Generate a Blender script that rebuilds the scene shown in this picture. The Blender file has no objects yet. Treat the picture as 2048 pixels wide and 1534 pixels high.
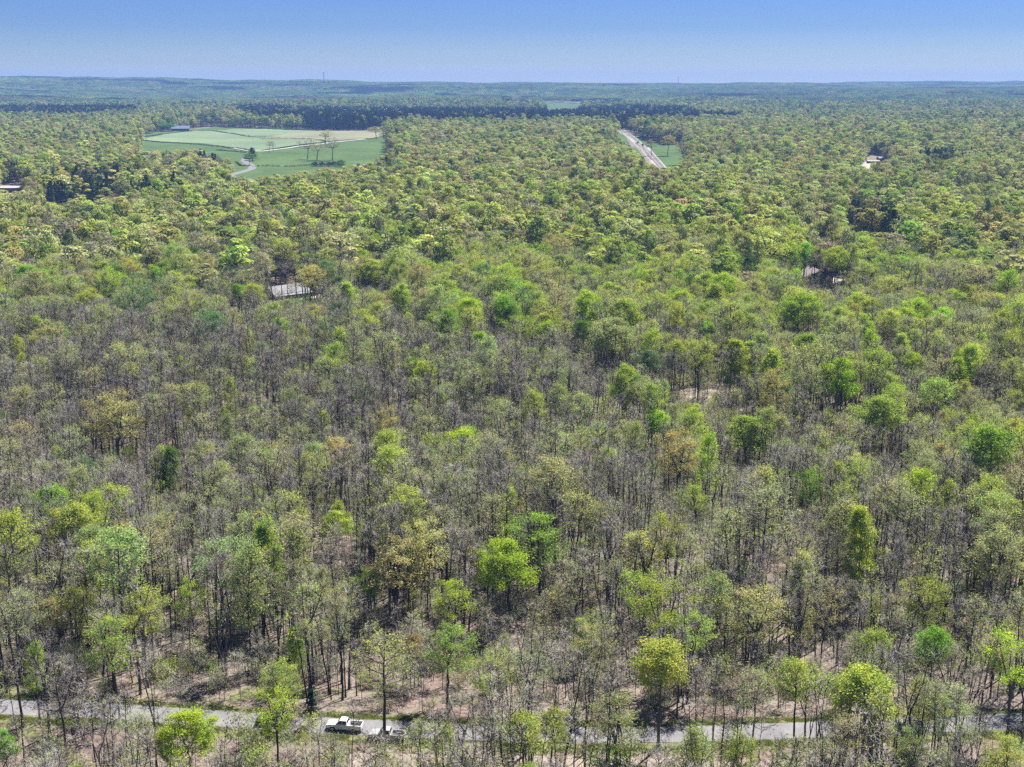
import bpy, bmesh, math, random
import numpy as np
from mathutils import Vector, Matrix
C = bpy.context
scene = C.scene
rad = math.radians
rng = np.random.default_rng(11)
random.seed(5)

# ------------------------------------------------------------------ camera, sky, sun, exposure
F, PITCH, CAMZ = 2560.0, 13.25, 104.0
cam_d = bpy.data.cameras.new('camera')
cam = bpy.data.objects.new('camera', cam_d)
scene.collection.objects.link(cam)
cam.location = (0, 0, CAMZ)
cam.rotation_euler = (rad(90 - PITCH), 0, 0)
cam_d.sensor_fit = 'HORIZONTAL'
cam_d.sensor_width = 36
cam_d.lens = F / 2048 * 36
cam_d.clip_start = 1
cam_d.clip_end = 60000
scene.camera = cam

SUN_EL, SUN_AZ = 58.0, 42.0            # azimuth: degrees to the right of the view direction
wd = bpy.data.worlds.new('World')
scene.world = wd
wd.use_nodes = True
nt = wd.node_tree
nt.nodes.clear()
wo = nt.nodes.new('ShaderNodeOutputWorld')
bg = nt.nodes.new('ShaderNodeBackground')
sky = nt.nodes.new('ShaderNodeTexSky')
sky.sky_type = 'NISHITA'
sky.sun_disc = False
sky.sun_elevation = rad(SUN_EL)
sky.sun_rotation = rad(SUN_AZ)
sky.altitude = 600
sky.air_density = 1.0
sky.dust_density = 0.4
sky.ozone_density = 4.0
hs = nt.nodes.new('ShaderNodeMix')
hs.data_type = 'RGBA'
hs.blend_type = 'MULTIPLY'
hs.inputs[0].default_value = 1
hs.inputs[7].default_value = (0.35, 0.455, 0.76, 1)
nt.links.new(sky.outputs[0], hs.inputs[6])
tcw = nt.nodes.new('ShaderNodeTexCoord')
sxyz = nt.nodes.new('ShaderNodeSeparateXYZ')
nt.links.new(tcw.outputs['Generated'], sxyz.inputs[0])
mr = nt.nodes.new('ShaderNodeMapRange')
mr.inputs['From Min'].default_value = -0.01
mr.inputs['From Max'].default_value = 0.10
nt.links.new(sxyz.outputs['Z'], mr.inputs['Value'])
gr = nt.nodes.new('ShaderNodeValToRGB')
el = gr.color_ramp.elements
el[0].position = 0.05; el[0].color = (2.15, 1.72, 1.13, 1)
el[1].position = 1.0; el[1].color = (0.60, 0.72, 0.96, 1)
for p_, c_ in ((0.22, (1.35, 1.24, 1.04, 1)), (0.45, (0.86, 0.93, 0.99, 1))):
    e_ = el.new(p_); e_.color = c_
nt.links.new(mr.outputs[0], gr.inputs[0])
h2 = nt.nodes.new('ShaderNodeMix')
h2.data_type = 'RGBA'
h2.blend_type = 'MULTIPLY'
h2.inputs[0].default_value = 1
nt.links.new(hs.outputs[2], h2.inputs[6])
nt.links.new(gr.outputs[0], h2.inputs[7])
nt.links.new(h2.outputs[2], bg.inputs[0])
bg.inputs[1].default_value = 0.055
nt.links.new(bg.outputs[0], wo.inputs[0])

sl = bpy.data.lights.new('sun', 'SUN')
sl.energy = 5.0
sl.angle = rad(0.53)
sl.color = (1.0, 0.95, 0.87)
sun = bpy.data.objects.new('sun', sl)
scene.collection.objects.link(sun)
sdir = Vector((math.sin(rad(SUN_AZ)) * math.cos(rad(SUN_EL)), math.cos(rad(SUN_AZ)) * math.cos(rad(SUN_EL)), math.sin(rad(SUN_EL))))
sun.rotation_euler = sdir.to_track_quat('Z', 'Y').to_euler()

vs = scene.view_settings
vs.view_transform = 'Standard'
vs.look = 'None'
vs.gamma = 1
vs.use_curve_mapping = False
vs.exposure = 1.42
scene.render.engine = 'CYCLES'
cy = scene.cycles
cy.max_bounces = 4
cy.diffuse_bounces = 3
cy.glossy_bounces = 1
cy.transmission_bounces = 3
cy.transparent_max_bounces = 4
cy.volume_bounces = 0
cy.caustics_reflective = False
cy.caustics_refractive = False
cy.use_denoising = False

# ------------------------------------------------------------------ noise, terrain height
def _hash(ix, iy, s):
    n = (ix.astype(np.int64) * 374761393 + iy.astype(np.int64) * 668265263 + s * 1442695041) & 0x7fffffff
    n = ((n ^ (n >> 13)) * 1274126177) & 0x7fffffff
    return ((n ^ (n >> 16)) & 0xffff) / 65535.0

def vnoise(x, y, s=0):
    x = np.asarray(x, float); y = np.asarray(y, float)
    ix, iy = np.floor(x), np.floor(y)
    fx, fy = x - ix, y - iy
    fx = fx * fx * (3 - 2 * fx); fy = fy * fy * (3 - 2 * fy)
    a, b = _hash(ix, iy, s), _hash(ix + 1, iy, s)
    c, d = _hash(ix, iy + 1, s), _hash(ix + 1, iy + 1, s)
    return (a * (1 - fx) + b * fx) * (1 - fy) + (c * (1 - fx) + d * fx) * fy

def fbm(x, y, s=0, o=3):
    v, a, t = 0, 1.0, 0
    for k in range(o):
        v = v + a * (vnoise(x * 2 ** k, y * 2 ** k, s + k * 17) - 0.5); t += a; a *= 0.5
    return v / t

def sstep(a, b, x):
    t = np.clip((np.asarray(x, float) - a) / (b - a), 0, 1)
    return t * t * (3 - 2 * t)

cp, sp = math.cos(rad(PITCH)), math.sin(rad(PITCH))
def ray(u, v):
    d = np.array([u - 1024.0, F * cp + (767 - v) * sp, -F * sp + (767 - v) * cp])
    return d / np.linalg.norm(d)
def project(x, y, z):
    dz = np.asarray(z) - CAMZ
    dep = np.asarray(y) * cp - dz * sp
    up = np.asarray(y) * sp + dz * cp
    return 1024 + F * np.asarray(x) / dep, 767 - F * up / dep, dep

def flat(u, v):
    d = ray(u, v); t = -CAMZ / d[2]
    return d[0] * t, d[1] * t
LANE_PX = [(-400, 1402), (-120, 1408), (0, 1414), (200, 1421), (400, 1435), (600, 1448), (800, 1459), (1000, 1467), (1200, 1471), (1400, 1468), (1600, 1461), (1800, 1452), (2048, 1442), (2200, 1436), (2500, 1430)]
LANE = np.array([flat(*p) for p in LANE_PX])
def lane_y(x):
    return np.interp(x, LANE[:, 0], LANE[:, 1])

def height(x, y):
    x = np.asarray(x, float); y = np.asarray(y, float)
    D = np.hypot(x, y)
    h = fbm(x / 75, y / 75, 3) * 7 * (1 - 0.85 * sstep(1100, 1500, y)) + fbm(x / 260, y / 260, 9, 2) * 12 * sstep(300, 900, D)
    h = h - 7.5 * np.exp(-((y - 338 - 0.10 * x) / 36) ** 2)
    h = h + 2.5 * np.exp(-((y - 262) / 20) ** 2)
    h = h + 4 * np.exp(-(((x - 40) / 260) ** 2 + ((y - 1120) / 260) ** 2)) - 8 * np.exp(-(((x - 330) / 140) ** 2 + ((y - 1040) / 200) ** 2))
    h = h + 8 * sstep(1250, 1900, y)
    ld = np.abs(y - lane_y(x))
    h = h * sstep(3.8, 24, ld)
    # rolling country beyond the fields
    rg = 1 - np.abs(2 * vnoise(x / 1500 + 0.3 * vnoise(x / 700, y / 700, 23), y / 820, 21) - 1)
    h = h + np.interp(D, [3400, 4800, 6000, 7200, 8300], [0, -16, -6, 14, 34]) + np.interp(D, [3600, 4600, 6200, 8000], [0, 34, 44, 40]) * (rg ** 1.4 - 0.15) + fbm(x / 420, y / 330, 27, 2) * 22 * sstep(3800, 5000, D)
    q = x / np.maximum(y, 1)
    ridge = np.interp(q, [-0.45, -0.36, -0.27, -0.11, 0.0, 0.13, 0.27, 0.45], [123, 121, 110, 91, 83, 77, 70, 66])
    w = np.exp(-((D - 9000) / 1300) ** 2)
    h = h * (1 - w) + w * (ridge + fbm(q * 40, D / 2200, 31, 3) * 22)
    w2 = np.exp(-((D - 12300) / 900) ** 2)
    r2 = np.interp(q, [-0.45, 0.1, 0.22, 0.3, 0.45], [74, 74, 78, 88, 88]) + fbm(q * 34, D / 2500, 47, 3) * 24
    h = h * (1 - w2) + w2 * r2
    return h

_T = np.concatenate([np.geomspace(150, 14000, 2200)])
def at(u, v):
    d = ray(u, v)
    P = d[None, :] * _T[:, None]
    g = P[:, 2] + CAMZ - height(P[:, 0], P[:, 1])
    k = np.argmax(g < 0)
    if k == 0:
        k = len(_T) - 1
    a, b = g[k - 1], g[k]
    t = _T[k - 1] + (_T[k] - _T[k - 1]) * a / (a - b + 1e-9)
    x, y = d[0] * t, d[1] * t
    return float(x), float(y), float(height(x, y))

def inside(px, py, poly):
    px = np.asarray(px); py = np.asarray(py)
    r = np.zeros(px.shape, bool)
    n = len(poly)
    for i in range(n):
        x0, y0 = poly[i]; x1, y1 = poly[(i + 1) % n]
        c = ((y0 > py) != (y1 > py)) & (px < (x1 - x0) * (py - y0) / (y1 - y0 + 1e-12) + x0)
        r ^= c
    return r

# ------------------------------------------------------------------ materials
MATS = {}
def newmat(name):
    m = bpy.data.materials.new(name); m.use_nodes = True
    n = m.node_tree; n.nodes.clear()
    out = n.nodes.new('ShaderNodeOutputMaterial')
    MATS[name] = m
    return m, n, out
def N(n, t, **kw):
    x = n.nodes.new(t)
    for k, v in kw.items(): setattr(x, k, v)
    return x
def mixc(n, fac, a, b, mode='MIX'):
    m = n.nodes.new('ShaderNodeMix'); m.data_type = 'RGBA'; m.blend_type = mode
    for i, v in ((0, fac), (6, a), (7, b)):
        if hasattr(v, 'links'): n.links.new(v, m.inputs[i])
        elif isinstance(v, (tuple, list)): m.inputs[i].default_value = (*v, 1) if len(v) == 3 else v
        else: m.inputs[i].default_value = v
    return m.outputs[2]
def ramp(n, src, stops):
    r = n.nodes.new('ShaderNodeValToRGB')
    e = r.color_ramp.elements
    while len(e) < len(stops): e.new(0.5)
    for el, (p, c) in zip(e, stops):
        el.position = p; el.color = (*c, 1) if len(c) == 3 else c
    n.links.new(src, r.inputs[0])
    return r.outputs[0]
def noise(n, scale, detail=4, rough=0.6, vec=None):
    t = N(n, 'ShaderNodeTexNoise'); t.inputs['Scale'].default_value = scale; t.inputs['Detail'].default_value = detail; t.inputs['Roughness'].default_value = rough
    if vec is None:
        g = N(n, 'ShaderNodeNewGeometry'); vec = g.outputs['Position']
    n.links.new(vec, t.inputs['Vector'])
    return t.outputs['Fac']
def plain(name, col, rough=0.6, metal=0.0, var=0.15, scale=2.0, spec=0.5):
    m, n, out = newmat(name)
    b = N(n, 'ShaderNodeBsdfPrincipled')
    f = noise(n, scale)
    c = mixc(n, f, tuple(x * (1 - var) for x in col), tuple(min(1, x * (1 + var)) for x in col))
    n.links.new(c, b.inputs['Base Color'])
    b.inputs['Specular IOR Level'].default_value = spec
    b.inputs['Roughness'].default_value = rough; b.inputs['Metallic'].default_value = metal
    n.links.new(b.outputs[0], out.inputs[0])
    return m

def leaf_material(name, trans=0.35, lo=(0.55, 0.6, 0.62), hi=(1.5, 1.4, 1.15)):
    m, n, out = newmat(name)
    at_ = N(n, 'ShaderNodeAttribute', attribute_type='INSTANCER', attribute_name='tint')
    g = N(n, 'ShaderNodeNewGeometry')
    v = ramp(n, g.outputs['Random Per Island'], [(0, lo), (0.5, (0.95, 0.97, 0.92)), (1, hi)])
    v = mixc(n, 1.0, v, ramp(n, noise(n, 0.35, 2, 0.5), [(0.32, (0.80, 0.90, 0.95)), (0.68, (1.18, 1.10, 0.95))]), 'MULTIPLY')
    c = mixc(n, 1.0, at_.outputs['Color'], v, 'MULTIPLY')
    d = N(n, 'ShaderNodeBsdfDiffuse'); t = N(n, 'ShaderNodeBsdfTranslucent')
    n.links.new(c, d.inputs[0])
    c2 = mixc(n, 1.0, c, (1.18, 1.22, 0.70), 'MULTIPLY')
    n.links.new(c2, t.inputs[0])
    mx = N(n, 'ShaderNodeMixShader'); mx.inputs[0].default_value = trans
    n.links.new(d.outputs[0], mx.inputs[1]); n.links.new(t.outputs[0], mx.inputs[2])
    n.links.new(mx.outputs[0], out.inputs[0])
    return m
LEAF = leaf_material('fresh_leaf', 0.50)
NEEDLE = leaf_material('needle', 0.12)
FARLEAF = leaf_material('far_leaf', 0.30, (0.80, 0.83, 0.84), (1.18, 1.15, 1.05))

m, n, out = newmat('bark'); BARK = m
oi = N(n, 'ShaderNodeObjectInfo')
tc = N(n, 'ShaderNodeTexCoord')
f = noise(n, 3.0, 5, 0.65, tc.outputs['Object'])
c0 = ramp(n, oi.outputs['Random'], [(0, (0.030, 0.026, 0.024)), (0.6, (0.055, 0.049, 0.045)), (0.9, (0.09, 0.082, 0.075)), (1, (0.2, 0.18, 0.16))])
c1 = mixc(n, f, c0, mixc(n, 1.0, c0, (1.5, 1.5, 1.5), 'MULTIPLY'))
d = N(n, 'ShaderNodeBsdfDiffuse'); n.links.new(c1, d.inputs[0]); n.links.new(d.outputs[0], out.inputs[0])
m, n, out = newmat('twig'); TWIG = m
oi = N(n, 'ShaderNodeObjectInfo')
c0 = ramp(n, oi.outputs['Random'], [(0, (0.24, 0.22, 0.22)), (0.5, (0.32, 0.295, 0.29)), (1, (0.40, 0.375, 0.37))])
d = N(n, 'ShaderNodeBsdfDiffuse'); n.links.new(c0, d.inputs[0]); n.links.new(d.outputs[0], out.inputs[0])

# forest floor: leaf litter, grey twig litter, green flushes
m, n, out = newmat('leaf_litter'); LITTER = m
f1 = noise(n, 0.05, 5, 0.6); f2 = noise(n, 1.1, 6, 0.75); f3 = noise(n, 0.11, 4, 0.65)
lit = ramp(n, f2, [(0.25, (0.055, 0.045, 0.04)), (0.5, (0.165, 0.124, 0.108)), (0.75, (0.30, 0.235, 0.205))])
grey = ramp(n, f2, [(0.25, (0.07, 0.06, 0.05)), (0.55, (0.22, 0.185, 0.16)), (0.8, (0.37, 0.33, 0.29))])
grn = ramp(n, f2, [(0.25, (0.05, 0.07, 0.02)), (0.6, (0.13, 0.17, 0.05)), (0.8, (0.25, 0.25, 0.1))])
a = mixc(n, ramp(n, f1, [(0.42, (0, 0, 0)), (0.6, (1, 1, 1))]), lit, grey)
a = mixc(n, ramp(n, f3, [(0.54, (0, 0, 0)), (0.66, (0.8, 0.8, 0.8))]), a, grn)
d = N(n, 'ShaderNodeBsdfDiffuse'); n.links.new(a, d.inputs[0])
bp = N(n, 'ShaderNodeBump'); bp.inputs['Strength'].default_value = 0.6; bp.inputs['Distance'].default_value = 0.3
n.links.new(f2, bp.inputs['Height']); n.links.new(bp.outputs[0], d.inputs['Normal'])
n.links.new(d.outputs[0], out.inputs[0])

def ground_mat(name, cols, s1=0.3, s2=0.02):
    m, n, out = newmat(name)
    f1 = noise(n, s1, 6, 0.7); f2 = noise(n, s2, 3, 0.5)
    k = len(cols)
    a = ramp(n, f1, [(0.2 + 0.6 * i / (k - 1), c) for i, c in enumerate(cols)])
    a = mixc(n, 1.0, a, ramp(n, f2, [(0.3, (0.82, 0.82, 0.85)), (0.7, (1.15, 1.15, 1.1))]), 'MULTIPLY')
    d = N(n, 'ShaderNodeBsdfDiffuse'); n.links.new(a, d.inputs[0]); n.links.new(d.outputs[0], out.inputs[0])
    return m
VERGE = ground_mat('verge_grass', [(0.10, 0.095, 0.055), (0.14, 0.15, 0.065), (0.23, 0.195, 0.14)], 0.8, 0.2)
DIRT = ground_mat('pale_dirt', [(0.15, 0.118, 0.10), (0.26, 0.215, 0.185), (0.36, 0.31, 0.27)], 1.2, 0.2)
WHEAT = ground_mat('wheat', [(0.125, 0.17, 0.098), (0.145, 0.195, 0.112), (0.168, 0.212, 0.122)], 0.05, 0.006)
PASTURE = ground_mat('pasture', [(0.056, 0.094, 0.034), (0.072, 0.115, 0.044), (0.092, 0.13, 0.052)], 0.08, 0.012)
STUBBLE = ground_mat('stubble', [(0.16, 0.17, 0.10), (0.185, 0.19, 0.12), (0.21, 0.205, 0.14)], 0.06, 0.01)
LAWN = ground_mat('lawn', [(0.07, 0.15, 0.035), (0.12, 0.22, 0.05), (0.2, 0.24, 0.09)], 0.5, 0.05)
FARMEAD = ground_mat('far_meadow', [(0.055, 0.095, 0.04), (0.07, 0.115, 0.048), (0.09, 0.125, 0.055)], 0.03, 0.005)
ASPH = ground_mat('worn_asphalt', [(0.135, 0.132, 0.138), (0.175, 0.172, 0.18), (0.215, 0.21, 0.215)], 2.2, 0.25)
HWAY = ground_mat('highway_asphalt', [(0.125, 0.12, 0.125), (0.14, 0.135, 0.14), (0.16, 0.155, 0.16)], 0.3, 0.02)
SHOULD = ground_mat('highway_shoulder', [(0.25, 0.245, 0.235), (0.29, 0.28, 0.27), (0.33, 0.32, 0.305)], 0.3, 0.02)
GRAVEL = ground_mat('pale_gravel', [(0.24, 0.225, 0.205), (0.30, 0.285, 0.26), (0.37, 0.35, 0.33)], 0.8, 0.05)
PAINTY = plain('yellow_line_paint', (0.6, 0.42, 0.06)); PAINTW = plain('white_line_paint', (0.75, 0.75, 0.72))

# ------------------------------------------------------------------ mesh helpers
COL = scene.collection
def link(o, parent=None):
    COL.objects.link(o)
    if parent is not None: o.parent = parent
    return o
def quads_mesh(name, V, Q, mats, mi=None, smooth=False):
    V = np.asarray(V, np.float32); Q = np.asarray(Q, np.int32)
    me = bpy.data.meshes.new(name)
    me.vertices.add(len(V)); me.vertices.foreach_set('co', V.ravel())
    me.loops.add(Q.size); me.loops.foreach_set('vertex_index', Q.ravel())
    me.polygons.add(len(Q))
    me.polygons.foreach_set('loop_start', np.arange(0, Q.size, Q.shape[1], dtype=np.int32))
    for mt in mats: me.materials.append(mt)
    if mi is not None: me.polygons.foreach_set('material_index', np.asarray(mi, np.int32))
    me.polygons.foreach_set('use_smooth', np.full(len(Q), smooth, bool))
    me.update(calc_edges=True)
    me.validate()
    return me
def tag(o, label=None, cat=None, group=None, kind=None):
    for k, v in (('label', label), ('category', cat), ('group', group), ('kind', kind)):
        if v: o[k] = v
    return o
def empty(name, loc=(0, 0, 0), rz=0.0):
    o = bpy.data.objects.new(name, None); o.location = loc; o.rotation_euler = (0, 0, rz); o.empty_display_size = 0.5
    return link(o)

class MB:
    """collects simple shapes into one bmesh"""
    def __init__(s): s.bm = bmesh.new(); s.mi = 0
    def face(s, pts):
        f = s.bm.faces.new([s.bm.verts.new(p) for p in pts]); f.material_index = s.mi; return f
    def box(s, x0, x1, y0, y1, z0, z1, taper=0):
        b = [(x0, y0, z0), (x1, y0, z0), (x1, y1, z0), (x0, y1, z0)]
        t = [(x0 + taper, y0 + taper, z1), (x1 - taper, y0 + taper, z1), (x1 - taper, y1 - taper, z1), (x0 + taper, y1 - taper, z1)]
        return s.hexa(b, t)
    def hexa(s, b, t):
        vb = [s.bm.verts.new(p) for p in b]; vt = [s.bm.verts.new(p) for p in t]
        n = len(b)
        fs = [s.bm.faces.new(vb[::-1]), s.bm.faces.new(vt)]
        for i in range(n): fs.append(s.bm.faces.new([vb[i], vb[(i + 1) % n], vt[(i + 1) % n], vt[i]]))
        for f in fs: f.material_index = s.mi
        return fs
    def prism_x(s, prof, y0, y1):
        """profile in (x,z) extruded along y"""
        return s.hexa([(x, y0, z) for x, z in prof], [(x, y1, z) for x, z in prof])
    def prism_y(s, prof, x0, x1):
        return s.hexa([(x0, y, z) for y, z in prof], [(x1, y, z) for y, z in prof])
    def cyl(s, c, r, axis, h, seg=14, r2=None):
        r2 = r if r2 is None else r2
        ax = {'x': 0, 'y': 1, 'z': 2}[axis]; o = [i for i in range(3) if i != ax]
        b, t = [], []
        for i in range(seg):
            a = 2 * math.pi * i / seg
            p = [0, 0, 0]; p[o[0]] = c[o[0]] + r * math.cos(a); p[o[1]] = c[o[1]] + r * math.sin(a); p[ax] = c[ax] - h / 2; b.append(tuple(p))
            p[o[0]] = c[o[0]] + r2 * math.cos(a); p[o[1]] = c[o[1]] + r2 * math.sin(a); p[ax] = c[ax] + h / 2; t.append(tuple(p))
        return s.hexa(b, t)
    def build(s, name, mats, parent=None, bevel=0.0, smooth=False):
        bm = s.bm
        bmesh.ops.recalc_face_normals(bm, faces=bm.faces[:])
        if bevel:
            bmesh.ops.bevel(bm, geom=bm.edges[:], offset=bevel, segments=2, affect='EDGES', profile=0.6)
        me = bpy.data.meshes.new(name); bm.to_mesh(me); bm.free()
        for mt in (mats if isinstance(mats, (list, tuple)) else [mats]): me.materials.append(mt)
        if smooth: me.shade_smooth()
        return link(bpy.data.objects.new(name, me), parent)

# ------------------------------------------------------------------ terrain
th = np.concatenate([np.linspace(-math.pi, -rad(30), 40)[:-1], np.linspace(-rad(30), rad(30), 470), np.linspace(rad(30), math.pi, 40)[1:]])[:-1]
rr = np.concatenate([[6, 30, 70, 110, 145], np.geomspace(165, 13400, 620)])
R, T = np.meshgrid(rr, th, indexing='ij')
X, Y = R * np.sin(T), R * np.cos(T)
Z = height(X, Y)
V = np.stack([X, Y, Z], -1).reshape(-1, 3)
nr, na = R.shape
i0 = (np.arange(nr - 1)[:, None] * na + np.arange(na)[None, :]); i1 = np.arange(nr - 1)[:, None] * na + (np.arange(na)[None, :] + 1) % na
Q = np.stack([i0, i1, i1 + na, i0 + na], -1).reshape(-1, 4)[:, ::-1]
ground = link(bpy.data.objects.new('ground', quads_mesh('ground', V, Q, [LITTER], smooth=True)))
tag(ground, kind='structure')
hub = MB(); hub.face([(6 * math.sin(a), 6 * math.cos(a), float(height(0, 0)) - 0.01) for a in th[::8]][::-1])
tag(hub.build('ground_patch', LITTER), kind='structure')

def strip(name, pts, w, mat, lift, skirt=0.0, sub=6, wob=0.0, off=0.0, dens=None):
    """a ribbon along ground points (x,y) following the land"""
    P = np.array(pts, float)[:, :2]
    seg = np.hypot(*np.diff(P, axis=0).T); s = np.concatenate([[0], np.cumsum(seg)])
    nn = max(8, int(s[-1] / (dens or 2.0)))
    t = np.linspace(0, s[-1], nn)
    # smooth by a Catmull-like resample
    k = max(1, int(nn * 0.02))
    cx, cyy = np.interp(t, s, P[:, 0]), np.interp(t, s, P[:, 1])
    ker = np.ones(2 * k + 1) / (2 * k + 1)
    cx = np.convolve(np.pad(cx, k, 'edge'), ker, 'valid'); cyy = np.convolve(np.pad(cyy, k, 'edge'), ker, 'valid')
    tx, ty = np.gradient(cx), np.gradient(cyy); L = np.hypot(tx, ty) + 1e-9
    nx, ny = -ty / L, tx / L
    fr = np.linspace(-0.5, 0.5, sub)
    wl = w * (1 + wob * (vnoise(t / 3, t * 0 + 1, 5) - 0.5)) ; wr = w * (1 + wob * (vnoise(t / 3, t * 0 + 7, 6) - 0.5))
    rows = []
    zc = height(cx, cyy)
    for f_ in fr:
        ww = np.where(f_ < 0, wl, wr)
        x, y = cx + nx * (f_ * ww + off), cyy + ny * (f_ * ww + off)
        z = height(x, y)
        if skirt: z = np.maximum(z, zc)
        rows.append(np.stack([x, y, z + lift], -1))
    if skirt:
        a, b = rows[0].copy(), rows[-1].copy()
        a[:, :2] += (a[:, :2] - rows[1][:, :2]) * 0.5; b[:, :2] += (b[:, :2] - rows[-2][:, :2]) * 0.5
        a[:, 2] -= skirt; b[:, 2] -= skirt
        rows = [a] + rows + [b]
    G = np.stack(rows, 1); a_, b_ = G.shape[:2]
    ii = (np.arange(a_ - 1)[:, None] * b_ + np.arange(b_ - 1)[None, :])
    Qs = np.stack([ii, ii + 1, ii + b_ + 1, ii + b_], -1).reshape(-1, 4)
    o = link(bpy.data.objects.new(name, quads_mesh(name, G.reshape(-1, 3), Qs, [mat], smooth=True)))
    return tag(o, kind='structure')

def sheet(name, poly_px, mat, lift, step=None, world=False):
    """a patch of ground cover laid over the land inside an outline"""
    W = np.array(poly_px if world else [at(*p)[:2] for p in poly_px])
    x0, y0 = W.min(0); x1, y1 = W.max(0)
    step = step or max((x1 - x0), (y1 - y0)) / 90
    gx, gy = np.arange(x0, x1 + step, step), np.arange(y0, y1 + step, step)
    bm = bmesh.new()
    f = bm.faces.new([bm.verts.new((p[0], p[1], 0)) for p in W])
    if f.calc_area() > 0 and f.normal.z < 0: f.normal_flip()
    for g in gx: bmesh.ops.bisect_plane(bm, geom=bm.verts[:] + bm.edges[:] + bm.faces[:], plane_co=(g, 0, 0), plane_no=(1, 0, 0))
    for g in gy: bmesh.ops.bisect_plane(bm, geom=bm.verts[:] + bm.edges[:] + bm.faces[:], plane_co=(0, g, 0), plane_no=(0, 1, 0))
    co = np.array([v.co for v in bm.verts]); z = height(co[:, 0], co[:, 1])
    for v, zz in zip(bm.verts, z): v.co.z = zz + lift
    bmesh.ops.recalc_face_normals(bm, faces=bm.faces[:])
    me = bpy.data.meshes.new(name); bm.to_mesh(me); bm.free(); me.materials.append(mat); me.shade_smooth()
    return tag(link(bpy.data.objects.new(name, me)), kind='structure')

# lane with its verges
lp = [(x, lane_y(x)) for x in np.linspace(-110, 120, 120)]
strip('lane', lp, 5.3, ASPH, 0.05, sub=5, wob=0.10, dens=0.6)
strip('near_verge', lp, 3.4, VERGE, 0.025, sub=6, wob=1.3, off=-4.0, dens=0.6)
strip('far_verge', lp, 2.0, VERGE, 0.025, sub=6, wob=1.5, off=3.3, dens=0.6)

# fields, pastures and clearings, seen between the woods
FIELD = [(262, 300), (278, 268), (320, 260), (440, 252), (640, 261), (795, 262), (800, 300), (770, 345), (640, 372), (540, 372), (500, 356), (440, 372), (398, 360), (470, 330), (440, 318), (380, 305)]
sheet('pasture', FIELD, PASTURE, 0.25)
sheet('wheat_field', [(284, 280), (330, 268), (405, 262), (470, 258), (640, 262), (655, 283), (600, 289), (550, 297), (515, 304), (470, 296), (400, 287)], WHEAT, 0.55)
sheet('stubble_field', [(520, 278), (640, 262), (775, 262), (775, 270), (740, 278), (655, 283)], STUBBLE, 0.85)
sheet('roadside_meadow', [(1262, 266), (1300, 282), (1390, 284), (1432, 292), (1400, 318), (1372, 352), (1340, 352), (1290, 300)], PASTURE, 0.25)
sheet('roadside_meadow', [(1222, 262), (1240, 262), (1290, 318), (1306, 350), (1280, 350), (1250, 300)], PASTURE, 0.25)
sheet('meadow_strip', [(1415, 278), (1500, 284), (1500, 292), (1420, 296)], PASTURE, 0.25)
sheet('hill_meadow', [(1075, 208), (1120, 204), (1175, 208), (1160, 222), (1085, 224)], FARMEAD, 0.6)
sheet('hill_meadow', [(1000, 203), (1040, 200), (1050, 206), (1005, 209)], FARMEAD, 0.6)
sheet('hill_meadow', [(1160, 208), (1190, 206), (1185, 212)], FARMEAD, 0.6)
sheet('house_lawn', [(545, 596), (605, 590), (640, 596), (640, 606), (560, 609)], LAWN, 0.08)
sheet('driveway', [(590, 594), (612, 588), (660, 590), (690, 596), (640, 598)], GRAVEL, 0.14)
sheet('house_lawn', [(1520, 552), (1600, 556), (1700, 566), (1800, 556), (1800, 575), (1640, 582), (1520, 572)], LAWN, 0.08)
sheet('driveway', [(1615, 566), (1660, 556), (1700, 556), (1700, 572), (1665, 580), (1620, 580)], GRAVEL, 0.14)
sheet('bare_clearing', [(1335, 780), (1400, 766), (1480, 768), (1490, 782), (1420, 796), (1345, 797)], DIRT, 0.06)
sheet('bare_clearing', [(0, 378), (60, 375), (90, 392), (0, 398)], DIRT, 0.2)
sheet('bare_clearing', [(1690, 1530), (1350, 1512), (1000, 1512), (700, 1506), (700, 1560), (1690, 1580)], DIRT, 0.015)

# roads far off
def px_path(pts): return [at(*p) for p in pts]
HW = px_path([(1322, 336), (1310, 322), (1296, 305), (1282, 292), (1268, 280), (1255, 270), (1246, 264), (1241, 261)])
d0 = np.array(HW[0][:2]) - np.array(HW[1][:2]); d0 /= np.linalg.norm(d0)
HW = [(HW[0][0] + d0[0] * 400, HW[0][1] + d0[1] * 400, 0)] + HW
strip('highway_shoulder', HW, 13.5, SHOULD, 0.55, skirt=1.2, sub=7, dens=12)
strip('highway', HW, 10.4, HWAY, 0.62, sub=5, dens=12)
strip('road_marking', HW, 0.35, PAINTY, 0.68, sub=2, dens=12)
strip('county_road', px_path([(440, 372), (462, 350), (485, 344), (503, 338), (506, 332), (494, 327), (488, 322), (492, 316), (500, 310)]), 8.0, ASPH, 0.6, skirt=0.6, sub=4, dens=5)
strip('farm_track', px_path([(465, 296), (500, 303), (520, 304), (570, 298), (620, 291), (660, 286), (730, 279)]), 6.0, GRAVEL, 1.1, skirt=0.4, sub=3, dens=8)
strip('gravel_drive', px_path([(1728, 352), (1727, 340), (1732, 328), (1745, 322), (1768, 320)]), 8.5, GRAVEL, 0.4, skirt=0.5, sub=3, dens=4)
strip('gravel_drive', px_path([(1822, 492), (1826, 474), (1832, 462), (1822, 452)]), 5, GRAVEL, 0.3, skirt=0.5, sub=3, dens=3)

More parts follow.
